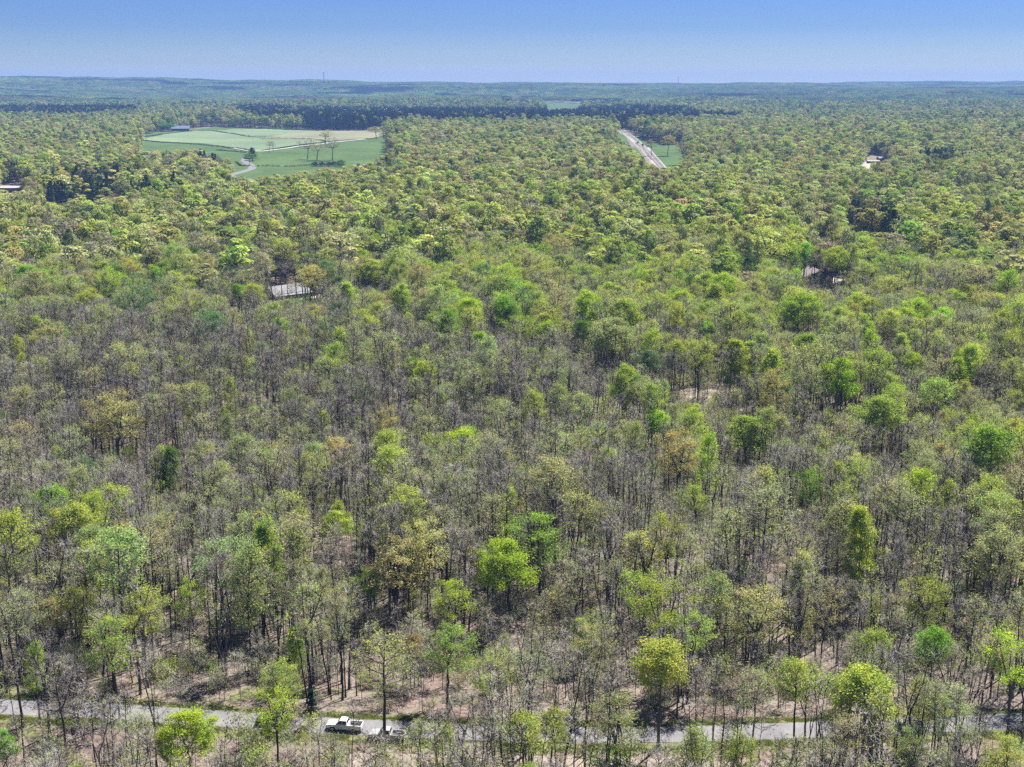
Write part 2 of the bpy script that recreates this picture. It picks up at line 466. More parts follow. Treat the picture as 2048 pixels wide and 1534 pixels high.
# ------------------------------------------------------------------ tree prototypes
def tubes_to_quads(tubes):
    V, Q, k = [], [], 0
    for P, Rr, s in tubes:
        P = np.asarray(P, float); nP = len(P)
        T = np.gradient(P, axis=0); T /= np.linalg.norm(T, axis=1)[:, None] + 1e-9
        ref = np.array([0, 0, 1.0]) if abs(T[0, 2]) < 0.8 else np.array([1.0, 0, 0])
        A = np.cross(T, ref); A /= np.linalg.norm(A, axis=1)[:, None] + 1e-9
        B = np.cross(T, A)
        if s == 1:      # flat ribbon twig
            v = np.stack([P - A * Rr[:, None], P + A * Rr[:, None]], 1).reshape(-1, 3)
            i = np.arange(nP - 1) * 2
            q = np.stack([i, i + 1, i + 3, i + 2], -1)
        else:
            an = np.arange(s) * 2 * math.pi / s
            v = (P[:, None, :] + Rr[:, None, None] * (np.cos(an)[None, :, None] * A[:, None, :] + np.sin(an)[None, :, None] * B[:, None, :])).reshape(-1, 3)
            i = (np.arange(nP - 1)[:, None] * s + np.arange(s)[None, :]); j = np.arange(nP - 1)[:, None] * s + (np.arange(s)[None, :] + 1) % s
            q = np.stack([i, j, j + s, i + s], -1).reshape(-1, 4)
        V.append(v); Q.append(q + k); k += len(v)
    if not V: return np.zeros((0, 3)), np.zeros((0, 4), int)
    return np.concatenate(V), np.concatenate(Q)

def leaf_quads(Cn, Nn, size, g):
    """kite-shaped leaf sprays at centres Cn with normals Nn"""
    n_ = len(Cn)
    r = g.normal(size=(n_, 3)); A = np.cross(Nn, r); A /= np.linalg.norm(A, axis=1)[:, None] + 1e-9
    B = np.cross(Nn, A); B /= np.linalg.norm(B, axis=1)[:, None] + 1e-9
    s = size[:, None] if np.ndim(size) else size
    bend = Nn * s * 0.25
    v = np.stack([Cn - A * s, Cn - B * s * 0.62 + bend, Cn + A * s * 0.95, Cn + B * s * 0.62 + bend], 1).reshape(-1, 3)
    q = np.arange(n_ * 4).reshape(-1, 4)
    return v, q

def grow(seed, H=20, base=0.45, width=7.5, shape='round', fork=False, limbs=16, up=0.6, r0=0.2, nb=6, ntw=5, lean=0.0):
    """skeleton of one broad-leaved tree: tubes for stem and boughs, tubes for twigs, points where leaves sit"""
    g = np.random.default_rng(seed)
    stem, twigs, tips = [], [], []
    def prof(t):          # crown radius against height inside the crown, 0..1
        if shape == 'round': return math.sqrt(max(0.03, 1 - (2 * t - 0.9) ** 2 * 0.9))
        if shape == 'vase': return 0.35 + 0.75 * t if t < 0.75 else max(0.2, 0.9 - (t - 0.75) * 2.2)
        if shape == 'column': return max(0.12, 0.75 * math.sqrt(max(0, 1 - (2 * t - 0.8) ** 2 * 0.75)))
        if shape == 'cone': return max(0.08, 1 - t)
        if shape == 'dome': return math.sqrt(max(0.05, 1 - t * t))
    Hb = H * base
    leaders = []
    nz = 9
    zz = np.linspace(-0.4, H * (0.55 if fork else 0.95), nz)
    la = g.uniform(0, 6.28)
    wx = np.cumsum(g.normal(0, 0.012 * H, nz)) * np.linspace(0, 1, nz) + math.cos(la) * lean * zz
    wy = np.cumsum(g.normal(0, 0.012 * H, nz)) * np.linspace(0, 1, nz) + math.sin(la) * lean * zz
    P = np.stack([wx, wy, zz], -1); P[0, :2] = P[1, :2] * 0
    rtop = r0 * (0.62 if fork else 0.16)
    Rr = np.linspace(r0, rtop, nz); Rr[0] *= 1.35
    stem.append((P, Rr, 7)); leaders.append((P, Rr))
    if fork:
        leaders = []
        for k in range(2 + (g.random() < 0.5)):
            a = la + k * 2.4 + g.uniform(-.4, .4); m_ = 7
            t = np.linspace(0, 1, m_)
            out_ = (t ** 0.8) * H * g.uniform(0.08, 0.16)
            st = int(nz * g.uniform(0.5, 0.95)); p0 = P[min(st, nz - 1)]
            zt = p0[2] + (H * g.uniform(0.88, 0.97) - p0[2]) * t
            PP = np.stack([p0[0] + math.cos(a) * out_ + g.normal(0, .12, m_) * t, p0[1] + math.sin(a) * out_ + g.normal(0, .12, m_) * t, zt], -1)
            RR = np.linspace(r0 * 0.62, r0 * 0.1, m_)
            stem.append((PP, RR, 6)); leaders.append((PP, RR))
    az = g.uniform(0, 6.28)
    Wd = width / 2
    for k in range(limbs):
        L, LR = leaders[k % len(leaders)]
        t = (k + g.uniform(0, 0.8)) / limbs
        t = t ** 0.9
        z = Hb + (H * 0.93 - Hb) * t * 0.92
        z = min(max(z, L[0, 2] + 0.1), L[-1, 2] - 0.05)
        p0 = np.array([np.interp(z, L[:, 2], L[:, i]) for i in range(3)])
        rb = np.interp(z, L[:, 2], LR) * 0.62 + 0.02
        az += 2.4 + g.uniform(-.5, .5)
        ln = Wd * prof(min(1, t + 0.12)) * g.uniform(0.75, 1.15)
        el = (0.35 + 0.75 * t) * up + g.uniform(-.1, .15)
        m_ = 5; s_ = np.linspace(0, 1, m_)
        hor = ln * s_; ver = ln * np.tan(min(1.25, el)) * (0.55 * s_ + 0.45 * s_ ** 1.6)
        sd = g.normal(0, 0.05 * ln, m_) * s_
        LP = np.stack([p0[0] + math.cos(az) * hor - math.sin(az) * sd, p0[1] + math.sin(az) * hor + math.cos(az) * sd, p0[2] + ver], -1)
        LP[:, 2] = np.minimum(LP[:, 2], H * 1.0 - 0.02 * s_)
        stem.append((LP, np.linspace(rb, 0.028, m_), 4))
        for b in range(nb):
            tb = 0.25 + 0.75 * (b + g.random()) / nb
            q0 = np.array([np.interp(tb, s_, LP[:, i]) for i in range(3)])
            a2 = az + (1 if b % 2 else -1) * g.uniform(0.35, 1.15)
            l2 = ln * g.uniform(0.28, 0.5) * (1.15 - 0.5 * tb) + 0.5
            e2 = g.uniform(0.1, 1.0)
            s2 = np.linspace(0, 1, 4)
            BP = np.stack([q0[0] + math.cos(a2) * l2 * s2 * math.cos(e2), q0[1] + math.sin(a2) * l2 * s2 * math.cos(e2), q0[2] + l2 * s2 * math.sin(e2) * (0.7 + 0.3 * s2)], -1)
            BP += g.normal(0, 0.05, BP.shape) * s2[:, None]
            stem.append((BP, np.linspace(min(rb * 0.6, 0.055), 0.018, 4), 3))
            for w in range(ntw):
                tw = 0.2 + 0.8 * (w + g.random()) / ntw
                w0 = np.array([np.interp(tw, s2, BP[:, i]) for i in range(3)])
                dr = g.normal(0, 0.75, 3) + np.array([math.cos(a2), math.sin(a2), 0.75])
                dr /= np.linalg.norm(dr); l3 = g.uniform(0.5, 1.25)
                w1 = w0 + dr * l3 * 0.5 + g.normal(0, .05, 3); w2 = w0 + dr * l3 + np.array([0, 0, 0.1]) + g.normal(0, .08, 3)
                twigs.append((np.array([w0, w1, w2]), np.array([0.013, 0.010, 0.005]), 1))
                tips.append(w1); tips.append(w2)
    return stem, twigs, np.array(tips), np.array([0, 0, H * (base + 1) / 2])

def leaves_on(tips, cen, per, size, spread, g, frac=1.0, outward=0.6):
    gs = 8
    wgt = np.repeat(np.clip(g.normal(frac, 0.33, len(tips) // gs + 1), 0.08, 1.0), gs)[:len(tips)]
    T_ = tips[g.random(len(tips)) < wgt]
    Cn = np.repeat(T_, per, axis=0) + g.normal(0, spread, (len(T_) * per, 3))
    O = Cn - cen; O /= np.linalg.norm(O, axis=1)[:, None] + 1e-9
    Nn = O * outward + g.normal(0, 0.6, Cn.shape) + np.array([0, 0, 0.45]); Nn /= np.linalg.norm(Nn, axis=1)[:, None]
    return leaf_quads(Cn, Nn, size * g.uniform(0.6, 1.3, len(Cn)), g)

PROTO = []       # (name, trunk mesh, crown mesh, joined mesh, H, width)
protos_near = bpy.data.collections.new('tree_models')       # never linked: only drawn through the scattered woods
def add_proto(key, sk, per, size, spread, frac, leafmat=LEAF, seed=0, H=20, width=7, twig=True):
    g = np.random.default_rng(seed + 900)
    stem, twigs, tips, cen = sk
    sv, sq = tubes_to_quads(stem)
    tv, tq = tubes_to_quads(twigs if twig else [])
    lv, lq = (leaves_on(tips, cen, per, size, spread, g, frac) if per else (np.zeros((0, 3)), np.zeros((0, 4), int)))
    trunk = quads_mesh('trunk', sv, sq, [BARK], smooth=True)
    cv = np.concatenate([tv, lv]); cq = np.concatenate([tq, lq + len(tv)])
    crown = quads_mesh('crown', cv, cq, [TWIG, leafmat], np.concatenate([np.zeros(len(tq)), np.ones(len(lq))]))
    jv = np.concatenate([sv, cv]); jq = np.concatenate([sq, cq + len(sv)])
    joined = quads_mesh('tree_model_%02d' % len(PROTO), jv, jq, [BARK, TWIG, leafmat], np.concatenate([np.zeros(len(sq)), np.ones(len(tq)), np.full(len(lq), 2)]))
    o = bpy.data.objects.new('tree_model_%02d' % len(PROTO), joined); protos_near.objects.link(o)
    PROTO.append(dict(key=key, trunk=trunk, crown=crown, H=H, w=width))
SK = {}
SK['a'] = grow(1, 20, 0.56, 6.2, 'round', False, 15, 0.85, 0.25, 6, 6)
SK['b'] = grow(2, 20, 0.50, 7.0, 'vase', True, 16, 0.8, 0.27, 6, 6, 0.01)
SK['c'] = grow(3, 20, 0.60, 4.4, 'column', False, 13, 1.0, 0.23, 5, 6, 0.02)
SK['d'] = grow(4, 20, 0.40, 9.0, 'dome', True, 20, 0.6, 0.22, 6, 6)
SK['e'] = grow(5, 20, 0.66, 5.0, 'round', False, 11, 0.9, 0.22, 5, 6, 0.04)
SK['f'] = grow(6, 20, 0.30, 6.0, 'column', False, 22, 0.7, 0.15, 5, 6)
WID = dict(a=6.2, b=7, c=4, d=9, e=5, f=5.5)
for k_, s_ in (('a', 1), ('b', 2), ('c', 3), ('d', 4), ('e', 5)):
    add_proto('bare', SK[k_], 1, 0.07, 0.15, 0.5, seed=s_, width=WID[k_])
for k_, s_ in (('a', 11), ('b', 12), ('c', 13), ('d', 14), ('e', 15)):
    add_proto('sparse', SK[k_], 2, 0.125, 0.20, 0.70, seed=s_, width=WID[k_])
for k_, s_ in (('a', 21), ('b', 22), ('d', 23), ('f', 24)):
    add_proto('medium', SK[k_], 4, 0.145, 0.26, 0.80, seed=s_, width=WID[k_])
for k_, s_ in (('a', 31), ('d', 32), ('f', 33)):
    add_proto('full', SK[k_], 8, 0.165, 0.36, 0.95, seed=s_, width=WID[k_])
SK['p'] = grow(7, 18, 0.70, 2.6, 'column', False, 7, 1.0, 0.17, 3, 4, 0.02)
SK['q'] = grow(8, 18, 0.62, 3.0, 'round', False, 8, 0.95, 0.15, 3, 4, 0.07)
SK['r'] = grow(9, 18, 0.55, 3.4, 'vase', True, 8, 0.95, 0.18, 3, 4, 0.03)
for k_, pr_, s_ in (('p', 1, 41), ('q', 1, 42), ('r', 1, 43), ('q', 2, 44)):
    add_proto('pole', SK[k_], pr_, 0.07 if pr_ == 1 else 0.13, 0.18, 0.6, seed=s_, H=18, width=3)
# pine
def grow_pine(seed, H=22, base=0.35, width=5.5):
    g = np.random.default_rng(seed)
    stem, twigs, tips = [], [], []
    zz = np.linspace(-0.4, H, 8); P = np.stack([g.normal(0, .06, 8), g.normal(0, .06, 8), zz], -1)
    stem.append((P, np.linspace(0.2, 0.03, 8), 6))
    for k in range(46):
        t = (k + g.random()) / 46
        z = H * base + H * (0.98 - base) * t; a = k * 2.4 + g.uniform(-.4, .4)
        ln = width / 2 * max(0.12, (1 - t) ** 0.75) * g.uniform(0.75, 1.15) + 0.2
        s_ = np.linspace(0, 1, 4)
        B = np.stack([math.cos(a) * ln * s_, math.sin(a) * ln * s_, z + ln * (0.15 + 0.5 * t) * s_ - 0.1 * s_ ** 2], -1)
        stem.append((B, np.linspace(0.04, 0.012, 4), 3))
        for w in range(9):
            tw = 0.25 + 0.75 * g.random()
            tips.append([np.interp(tw, s_, B[:, i]) for i in range(3)])
    tips = np.array(tips)
    return stem, twigs, tips, np.array([0, 0, H * 0.6])
add_proto('pine', grow_pine(51), 5, 0.34, 0.30, 1.0, NEEDLE, 51, 22, 5.5)
add_proto('pine', grow_pine(52, 22, 0.12, 6.0), 5, 0.36, 0.34, 1.0, NEEDLE, 52, 22, 6)
BYKEY = {}
for i, p in enumerate(PROTO): BYKEY.setdefault(p['key'], []).append(i)

# ---- models for trees far away: stem plus clumped crown of larger sprays
protos_far = bpy.data.collections.new('far_tree_models')
def far_tree(i, seed, H, width, base, pine=False, nblob=26, per=34, s=0.55):
    g = np.random.default_rng(seed)
    tv, tq = tubes_to_quads([(np.array([[0, 0, -.5], [g.normal(0, .2), g.normal(0, .2), H * 0.5], [0, 0, H * 0.85]]), np.array([0.3, 0.22, 0.06]), 4)] +
        [(np.array([[0, 0, H * z], [math.cos(a) * width * .22, math.sin(a) * width * .22, H * (z + .16)], [math.cos(a) * width * .38, math.sin(a) * width * .38, H * (z + .27)]]), np.array([0.13, 0.09, 0.04]), 3) for z, a in zip(g.uniform(base * 0.8, 0.62, 7), g.uniform(0, 6.28, 7))])
    Cs, Ns = [], []
    hc = H * (1 - base)
    for k in range(nblob):
        if pine:
            t = g.random() ** 1.3; r = width / 2 * (1 - t) ** 0.8 * math.sqrt(g.random()); z = H * base + hc * t; br = 0.8
        else:
            t = g.random(); r = width / 2 * math.sqrt(max(0.04, 1 - (t * 1.05 - 0.12) ** 2)) * g.uniform(0.55, 1) * 0.85; z = H * base + hc * t * 0.93; br = width * 0.17
        a = g.uniform(0, 6.28)
        c = np.array([r * math.cos(a), r * math.sin(a), z])
        d_ = g.normal(size=(per, 3)); d_ /= np.linalg.norm(d_, axis=1)[:, None]; d_[:, 2] = np.abs(d_[:, 2]) * 1.0 - 0.15
        Cs.append(c + d_ * br * g.uniform(0.6, 1.1, (per, 1)))
        nn_ = d_ * 1.0 + g.normal(0, 0.25, (per, 3)) + np.array([0, 0, 0.25]); Ns.append(nn_ / np.linalg.norm(nn_, axis=1)[:, None])
    Cs, Ns = np.concatenate(Cs), np.concatenate(Ns)
    lv, lq = leaf_quads(Cs, Ns, s * g.uniform(0.6, 1.25, len(Cs)), g)
    me = quads_mesh('far_tree_model_%02d' % i, np.concatenate([tv, lv]), np.concatenate([tq, lq + len(tv)]), [BARK, NEEDLE if pine else FARLEAF], np.concatenate([np.zeros(len(tq)), np.ones(len(lq))]))
    protos_far.objects.link(bpy.data.objects.new('far_tree_model_%02d' % i, me))
far_tree(0, 61, 20, 9, 0.42); far_tree(1, 62, 20, 10.5, 0.36, nblob=30); far_tree(2, 63, 20, 8, 0.5, nblob=22); far_tree(3, 64, 20, 11, 0.34, nblob=32, s=0.52)
far_tree(4, 65, 20, 9, 0.45, nblob=24, per=22, s=0.42)                      # thin leafed
far_tree(5, 66, 20, 9.5, 0.40, nblob=26, per=20, s=0.40)
far_tree(6, 67, 22, 6, 0.15, True, 40, 11, 0.6); far_tree(7, 68, 22, 5.2, 0.2, True, 36, 11, 0.6)

# ---- blocks of wood for the far hills
protos_block = bpy.data.collections.new('wood_block_models')
def wood_block(i, seed, size, ntree, per, pine=False, s=1.5):
    g = np.random.default_rng(seed)
    Vv, Qq, k = [], [], 0
    for t in range(ntree):
        cx, cy_ = g.uniform(-size / 2, size / 2, 2); H = g.uniform(15, 24); w = g.uniform(8, 13)
        d_ = g.normal(size=(per, 3)); d_ /= np.linalg.norm(d_, axis=1)[:, None]; d_[:, 2] = np.abs(d_[:, 2]) - 0.2
        Cn = np.array([cx, cy_, H * 0.62]) + d_ * np.array([w / 2, w / 2, H * 0.38])
        nn_ = d_ + g.normal(0, 0.3, d_.shape) + np.array([0, 0, .2]); nn_ /= np.linalg.norm(nn_, axis=1)[:, None]
        v, q = leaf_quads(Cn, nn_, s * g.uniform(0.7, 1.4, per), g)
        Vv.append(v); Qq.append(q + k); k += len(v)
    me = quads_mesh('wood_block_model_%d' % i, np.concatenate(Vv), np.concatenate(Qq), [FARLEAF])
    protos_block.objects.link(bpy.data.objects.new('wood_block_model_%d' % i, me))
wood_block(0, 71, 46, 26, 34); wood_block(1, 72, 46, 24, 34); wood_block(2, 73, 46, 22, 34)

# ---- undergrowth models
protos_low = bpy.data.collections.new('undergrowth_models')
def low_model(i, sk, per, size, spread, frac, seed):
    g = np.random.default_rng(seed); stem, twigs, tips, cen = sk
    sv, sq = tubes_to_quads(stem); tv, tq = tubes_to_quads(twigs)
    lv, lq = leaves_on(tips, cen, per, size, spread, g, frac)
    jv = np.concatenate([sv, tv, lv]); jq = np.concatenate([sq, tq + len(sv), lq + len(sv) + len(tv)])
    me = quads_mesh('undergrowth_model_%d' % i, jv, jq, [BARK, TWIG, LEAF], np.concatenate([np.zeros(len(sq)), np.ones(len(tq)), np.full(len(lq), 2)]))
    protos_low.objects.link(bpy.data.objects.new('undergrowth_model_%d' % i, me))
low_model(0, grow(81, 8, 0.35, 3.0, 'column', False, 9, 0.8, 0.05, 4, 4), 1, 0.09, 0.15, 0.4, 1)
low_model(1, grow(82, 7, 0.25, 3.4, 'round', False, 9, 0.8, 0.05, 4, 4), 2, 0.14, 0.2, 0.9, 2)
low_model(2, grow(83, 10, 0.4, 3.4, 'column', False, 10, 0.9, 0.06, 4, 4, 0.06), 1, 0.10, 0.15, 0.5, 3)
low_model(3, grow(84, 2.2, 0.05, 3.2, 'dome', True, 9, 0.6, 0.03, 4, 4), 1, 0.10, 0.15, 0.5, 4)
low_model(4, grow(85, 1.8, 0.05, 3.0, 'dome', True, 9, 0.5, 0.03, 4, 4), 3, 0.14, 0.2, 1.0, 5)

# ---- scattering: ONE object whose points draw models
def scatter(name, P, idx, scl, rot, tint, coll, label=None):
    me = bpy.data.meshes.new(name)
    n_ = len(P)
    me.vertices.add(n_); me.vertices.foreach_set('co', np.asarray(P, np.float32).ravel())
    for nm, tp, key, arr in (('idx', 'INT', 'value', np.asarray(idx, np.int32)), ('scl', 'FLOAT_VECTOR', 'vector', np.asarray(scl, np.float32).ravel()),
                             ('rot', 'FLOAT_VECTOR', 'vector', np.asarray(rot, np.float32).ravel()), ('tint', 'FLOAT_VECTOR', 'vector', np.asarray(tint, np.float32).ravel())):
        a = me.attributes.new(nm, tp, 'POINT'); a.data.foreach_set(key, arr)
    o = link(bpy.data.objects.new(name, me))
    ng = bpy.data.node_groups.new(name + '_nodes', 'GeometryNodeTree')
    ng.interface.new_socket('Geometry', in_out='INPUT', socket_type='NodeSocketGeometry')
    ng.interface.new_socket('Geometry', in_out='OUTPUT', socket_type='NodeSocketGeometry')
    gi, go = ng.nodes.new('NodeGroupInput'), ng.nodes.new('NodeGroupOutput')
    ip = ng.nodes.new('GeometryNodeInstanceOnPoints'); ci = ng.nodes.new('GeometryNodeCollectionInfo')
    ci.inputs[0].default_value = coll; ci.inputs['Separate Children'].default_value = True; ci.inputs['Reset Children'].default_value = True
    ng.links.new(gi.outputs[0], ip.inputs['Points']); ng.links.new(ci.outputs[0], ip.inputs['Instance'])
    ip.inputs['Pick Instance'].default_value = True
    def attr(nm, tp):
        a = ng.nodes.new('GeometryNodeInputNamedAttribute'); a.data_type = tp; a.inputs[0].default_value = nm; return a.outputs[0]
    ng.links.new(attr('idx', 'INT'), ip.inputs['Instance Index'])
    e = ng.nodes.new('FunctionNodeEulerToRotation'); ng.links.new(attr('rot', 'FLOAT_VECTOR'), e.inputs[0])
    ng.links.new(e.outputs[0], ip.inputs['Rotation']); ng.links.new(attr('scl', 'FLOAT_VECTOR'), ip.inputs['Scale'])
    ng.links.new(ip.outputs[0], go.inputs[0])
    md = o.modifiers.new('scatter', 'NODES'); md.node_group = ng
    tag(o, label=label, kind='stuff')
    return o

# ------------------------------------------------------------------ what grows where
PAL = dict(
    bare=(0.29, 0.26, 0.23), sage=(0.34, 0.38, 0.19), tan=(0.39, 0.365, 0.18), rust=(0.35, 0.31, 0.19), ygreen=(0.37, 0.435, 0.105),
    lime=(0.34, 0.46, 0.055), green=(0.235, 0.38, 0.07), deep=(0.12, 0.23, 0.045), spruce=(0.05, 0.085, 0.048), blue=(0.14, 0.23, 0.11), pine=(0.022, 0.04, 0.025))
KEYS = ['bare', 'sage', 'tan', 'ygreen', 'lime', 'green', 'blue', 'rust']
def mixture(u, v):
    """share of each foliage kind by neighbourhood (u, v say which part of the woods)"""
    if v < 235: return (.08, .14, .05, .08, .00, .30, .35, .00)
    if v < 340: return (.06, .36, .16, .27, .03, .07, .05, .00)
    if v < 480: return (.06, .28, .13, .36, .06, .07, .04, .00) if u < 620 else (.03, .26, .08, .44, .09, .07, .03, .00)
    if v < 640: return (.36, .27, .09, .16, .04, .05, .03, .00) if u < 760 else (.16, .26, .05, .35, .11, .05, .02, .00)
    if v < 1010: return (.60, .25, .04, .07, .01, .02, .01, .00) if u < 700 else (.48, .24, .03, .15, .06, .03, .01, .00) if u < 1330 else (.24, .30, .04, .29, .09, .03, .01, .00)
    if v < 1300: return (.36, .30, .09, .16, .05, .02, .01, .01)
    return (.46, .29, .05, .15, .03, .02, .0, .00)

CLEAR_SPOTS = []
VIS = {   # parts of the picture kept open: no tree body may stand across them
    'field': [(284, 300), (290, 270), (330, 262), (420, 254), (640, 262), (770, 262), (772, 300), (745, 318), (680, 332), (590, 338), (520, 350), (462, 352), (470, 340), (480, 320), (400, 296)],
    'highway': [(1236, 262), (1248, 259), (1300, 284), (1330, 290), (1368, 290), (1372, 300), (1355, 320), (1352, 332), (1320, 333), (1300, 318), (1280, 300), (1262, 290)],
    'meadow': [(1095, 210), (1140, 206), (1165, 210), (1150, 220), (1095, 221)],
    'roof': [(538, 574), (596, 564), (604, 586), (548, 599)],
    'drive': [(600, 588), (650, 590), (640, 598), (600, 598)],
    'drive_right': [(1727, 336), (1738, 322), (1775, 318), (1772, 312), (1742, 310), (1722, 330)],
    'barn': [(2, 368), (45, 368), (45, 378), (2, 378)],
    'brown_house': [(1600, 547), (1648, 543), (1668, 560), (1608, 570)],
    'road_left': [(455, 352), (500, 340), (508, 330), (490, 325), (500, 312), (480, 320), (478, 345)],
    'yard': [(1652, 556), (1688, 556), (1690, 573), (1656, 574)],
    'clearing': [(1335, 784), (1395, 766), (1482, 768), (1486, 784), (1420, 796), (1345, 797)],
    'pines_open': [(85, 380), (140, 372), (235, 360), (260, 372), (235, 384), (130, 394), (95, 396)],
    'spruces_open': [(1690, 428), (1740, 440), (1796, 458), (1796, 468), (1740, 456), (1695, 442)],
    'cars': [(650, 1432), (815, 1432), (825, 1490), (650, 1470)],
    'litter': [(330, 1395), (420, 1360), (520, 1350), (600, 1385), (590, 1420), (340, 1415)],
}
for (u_, v_, ox, oy, cr_) in ((573, 592, 6, 8, 19), (560, 596, 0, 0, 14), (1628, 562, 6, 8, 15), (775, 1474, 5, 6, 7.5), (690, 1455, 5, 6, 7.5), (775, 1474, 10, 11, 5), (690, 1455, 10, 11, 5)):
    cx_, cy_, _ = at(u_, v_); CLEAR_SPOTS.append((cx_ + ox, cy_ + oy, cr_))
GROUND_OPEN = [[at(*p)[:2] for p in poly] for poly in (
    [(1080, 210), (1120, 205), (1172, 209), (1160, 222), (1085, 223)], [(1000, 203), (1040, 200), (1050, 206), (1005, 209)], [(1160, 208), (1190, 206), (1185, 212)])]
PINES = [[at(*p)[:2] for p in poly] for poly in (
    [(470, 226), (520, 226), (640, 228), (1000, 231), (1236, 230), (1236, 262), (780, 264), (655, 268), (600, 256), (490, 250)],
    [(1228, 226), (1330, 229), (1400, 236), (1430, 246), (1540, 248), (1470, 252), (1400, 258), (1270, 262), (1228, 260)],
    [(-200, 232), (110, 226), (270, 228), (280, 240), (150, 248), (-200, 250)],
    [(360, 216), (440, 216), (440, 221), (360, 221)],
    [(1560, 214), (1620, 214), (1620, 219), (1560, 219)])]
SMALL_PINES = [[at(*p)[:2] for p in poly] for poly in (
    [(82, 402), (135, 394), (240, 378), (275, 388), (250, 404), (140, 418), (90, 424)],
    [(225, 428), (280, 418), (360, 420), (385, 430), (330, 444), (245, 444)],
    [(385, 350), (420, 344), (480, 350), (470, 364), (400, 364)],
    [(1815, 352), (1850, 342), (1940, 344), (1950, 358), (1880, 366)],
    [(1672, 468), (1700, 478), (1740, 496), (1802, 512), (1798, 498), (1740, 478), (1690, 462)])]

def in_pines(x, y):
    r_ = np.zeros(np.shape(x), bool)
    wx_ = x + (vnoise(x / 70, y / 160, 101) - .5) * 60; wy_ = y + (vnoise(x / 60, y / 160, 102) - .5) * 110
    for poly in PINES: r_ |= inside(wx_, wy_, poly)
    return r_
CLEAR = CLEAR_SPOTS
CLEAR_LOW = [(at(775, 1474)[0] + 1, at(775, 1474)[1] - 4.5, 6.0), (at(690, 1455)[0] + 1, at(690, 1455)[1] - 4.5, 6.0)]
def blocked(x, y, z, H, w, slack=1.0, skip=()):
    bad = np.zeros(len(x), bool)
    pz_ = np.zeros(len(x), bool)
    for poly in SMALL_PINES: pz_ |= inside(x, y, poly)
    for nm, poly in VIS.items():
        if nm in skip: continue
        near = nm in ('yard', 'roof', 'brown_house', 'clearing', 'cars', 'litter', 'drive')
        for t in np.linspace(0, 1, 13):
            u, v, dp = project(x, y, z + H * t)
            if near and t < 0.4 and t > 0.0: continue        # bare stems may cross
            half = F * w * 0.5 / dp * slack * (0.9 if t >= 0.4 else 0.1)
            for k in (-1, 0, 1): bad |= inside(u + half * k, v, poly) & ~(pz_ & (nm in ('pines_open', 'spruces_open')))
    for poly in GROUND_OPEN: bad |= inside(x, y, poly)
    for (cx_, cy_, cr_) in (CLEAR_LOW if skip else CLEAR + CLEAR_LOW): bad |= np.hypot(x - cx_, y - cy_) < cr_
    bad |= np.abs(y - lane_y(x)) < 3.6
    hx = np.array(HW)[:, 0]; hy = np.array(HW)[:, 1]; o_ = np.argsort(hy)
    bad |= (np.abs(x - np.interp(y, hy[o_], hx[o_])) < 15) & (y > 1500) & (y < hy.max() + 5)
    return bad

def jitter(r0, r1, sp, half=0.80, margin=25):
    n_ = int(r1 / sp) + 2
    gx, gy = np.meshgrid(np.arange(-n_, n_ + 1), np.arange(0, n_ + 1))
    x = (gx + (gy % 2) * 0.5 + rng.uniform(-.42, .42, gx.shape)) * sp; y = (gy + rng.uniform(-.42, .42, gx.shape)) * sp
    x, y = x.ravel(), y.ravel()
    D = np.hypot(x, y)
    k = (D >= r0) & (D < r1) & (np.abs(x) < y * half + margin)
    return x[k], y[k]

def choose(x, y, z, H):
    u, v, _ = project(x, y, z + H * 0.8)
    # neighbourhood patches so that like trees stand together
    u = u + (vnoise(x / 60, y / 80, 77) - .5) * 380; v = v + (vnoise(x / 60, y / 80, 78) - .5) * 110
    out_ = []
    r = rng.random(len(x)) * 0.55 + vnoise(x / 40, y / 50, 79) * 0.45
    r = np.clip((r - 0.5) * 1.25 + 0.5, 0, 0.9999)
    for ui, vi, ri in zip(u, v, r):
        c_ = np.cumsum(mixture(ui, vi)); ri = (ri * 7.13) % 1.0 if rng.random() < 0.55 else ri
        out_.append(KEYS[min(7, int(np.searchsorted(c_ / c_[-1], ri)))])
    return out_
DENS = dict(bare=[('bare', 1)], sage=[('sparse', .7), ('medium', .3)], tan=[('sparse', .6), ('medium', .4)], rust=[('sparse', .7), ('medium', .3)],
            ygreen=[('sparse', .3), ('medium', .55), ('full', .15)], lime=[('medium', .5), ('full', .5)], green=[('medium', .4), ('full', .6)], blue=[('medium', .8), ('full', .2)], spruce=[('pine', 1)], deep=[('full', 1)], pine=[('pine', 1)])
def pick_density(k):
    r = rng.random(); s = 0
    for d_, w in DENS[k]:
        s += w
        if r <= s: return d_
    return DENS[k][-1][0]
def tint_of(k, j=0.2):
    c_ = np.array(PAL[k]); return c_ * np.clip(1 + rng.normal(0, j), 0.5, 1.6) * (1 + rng.normal(0, 0.06, 3)) if True else c_

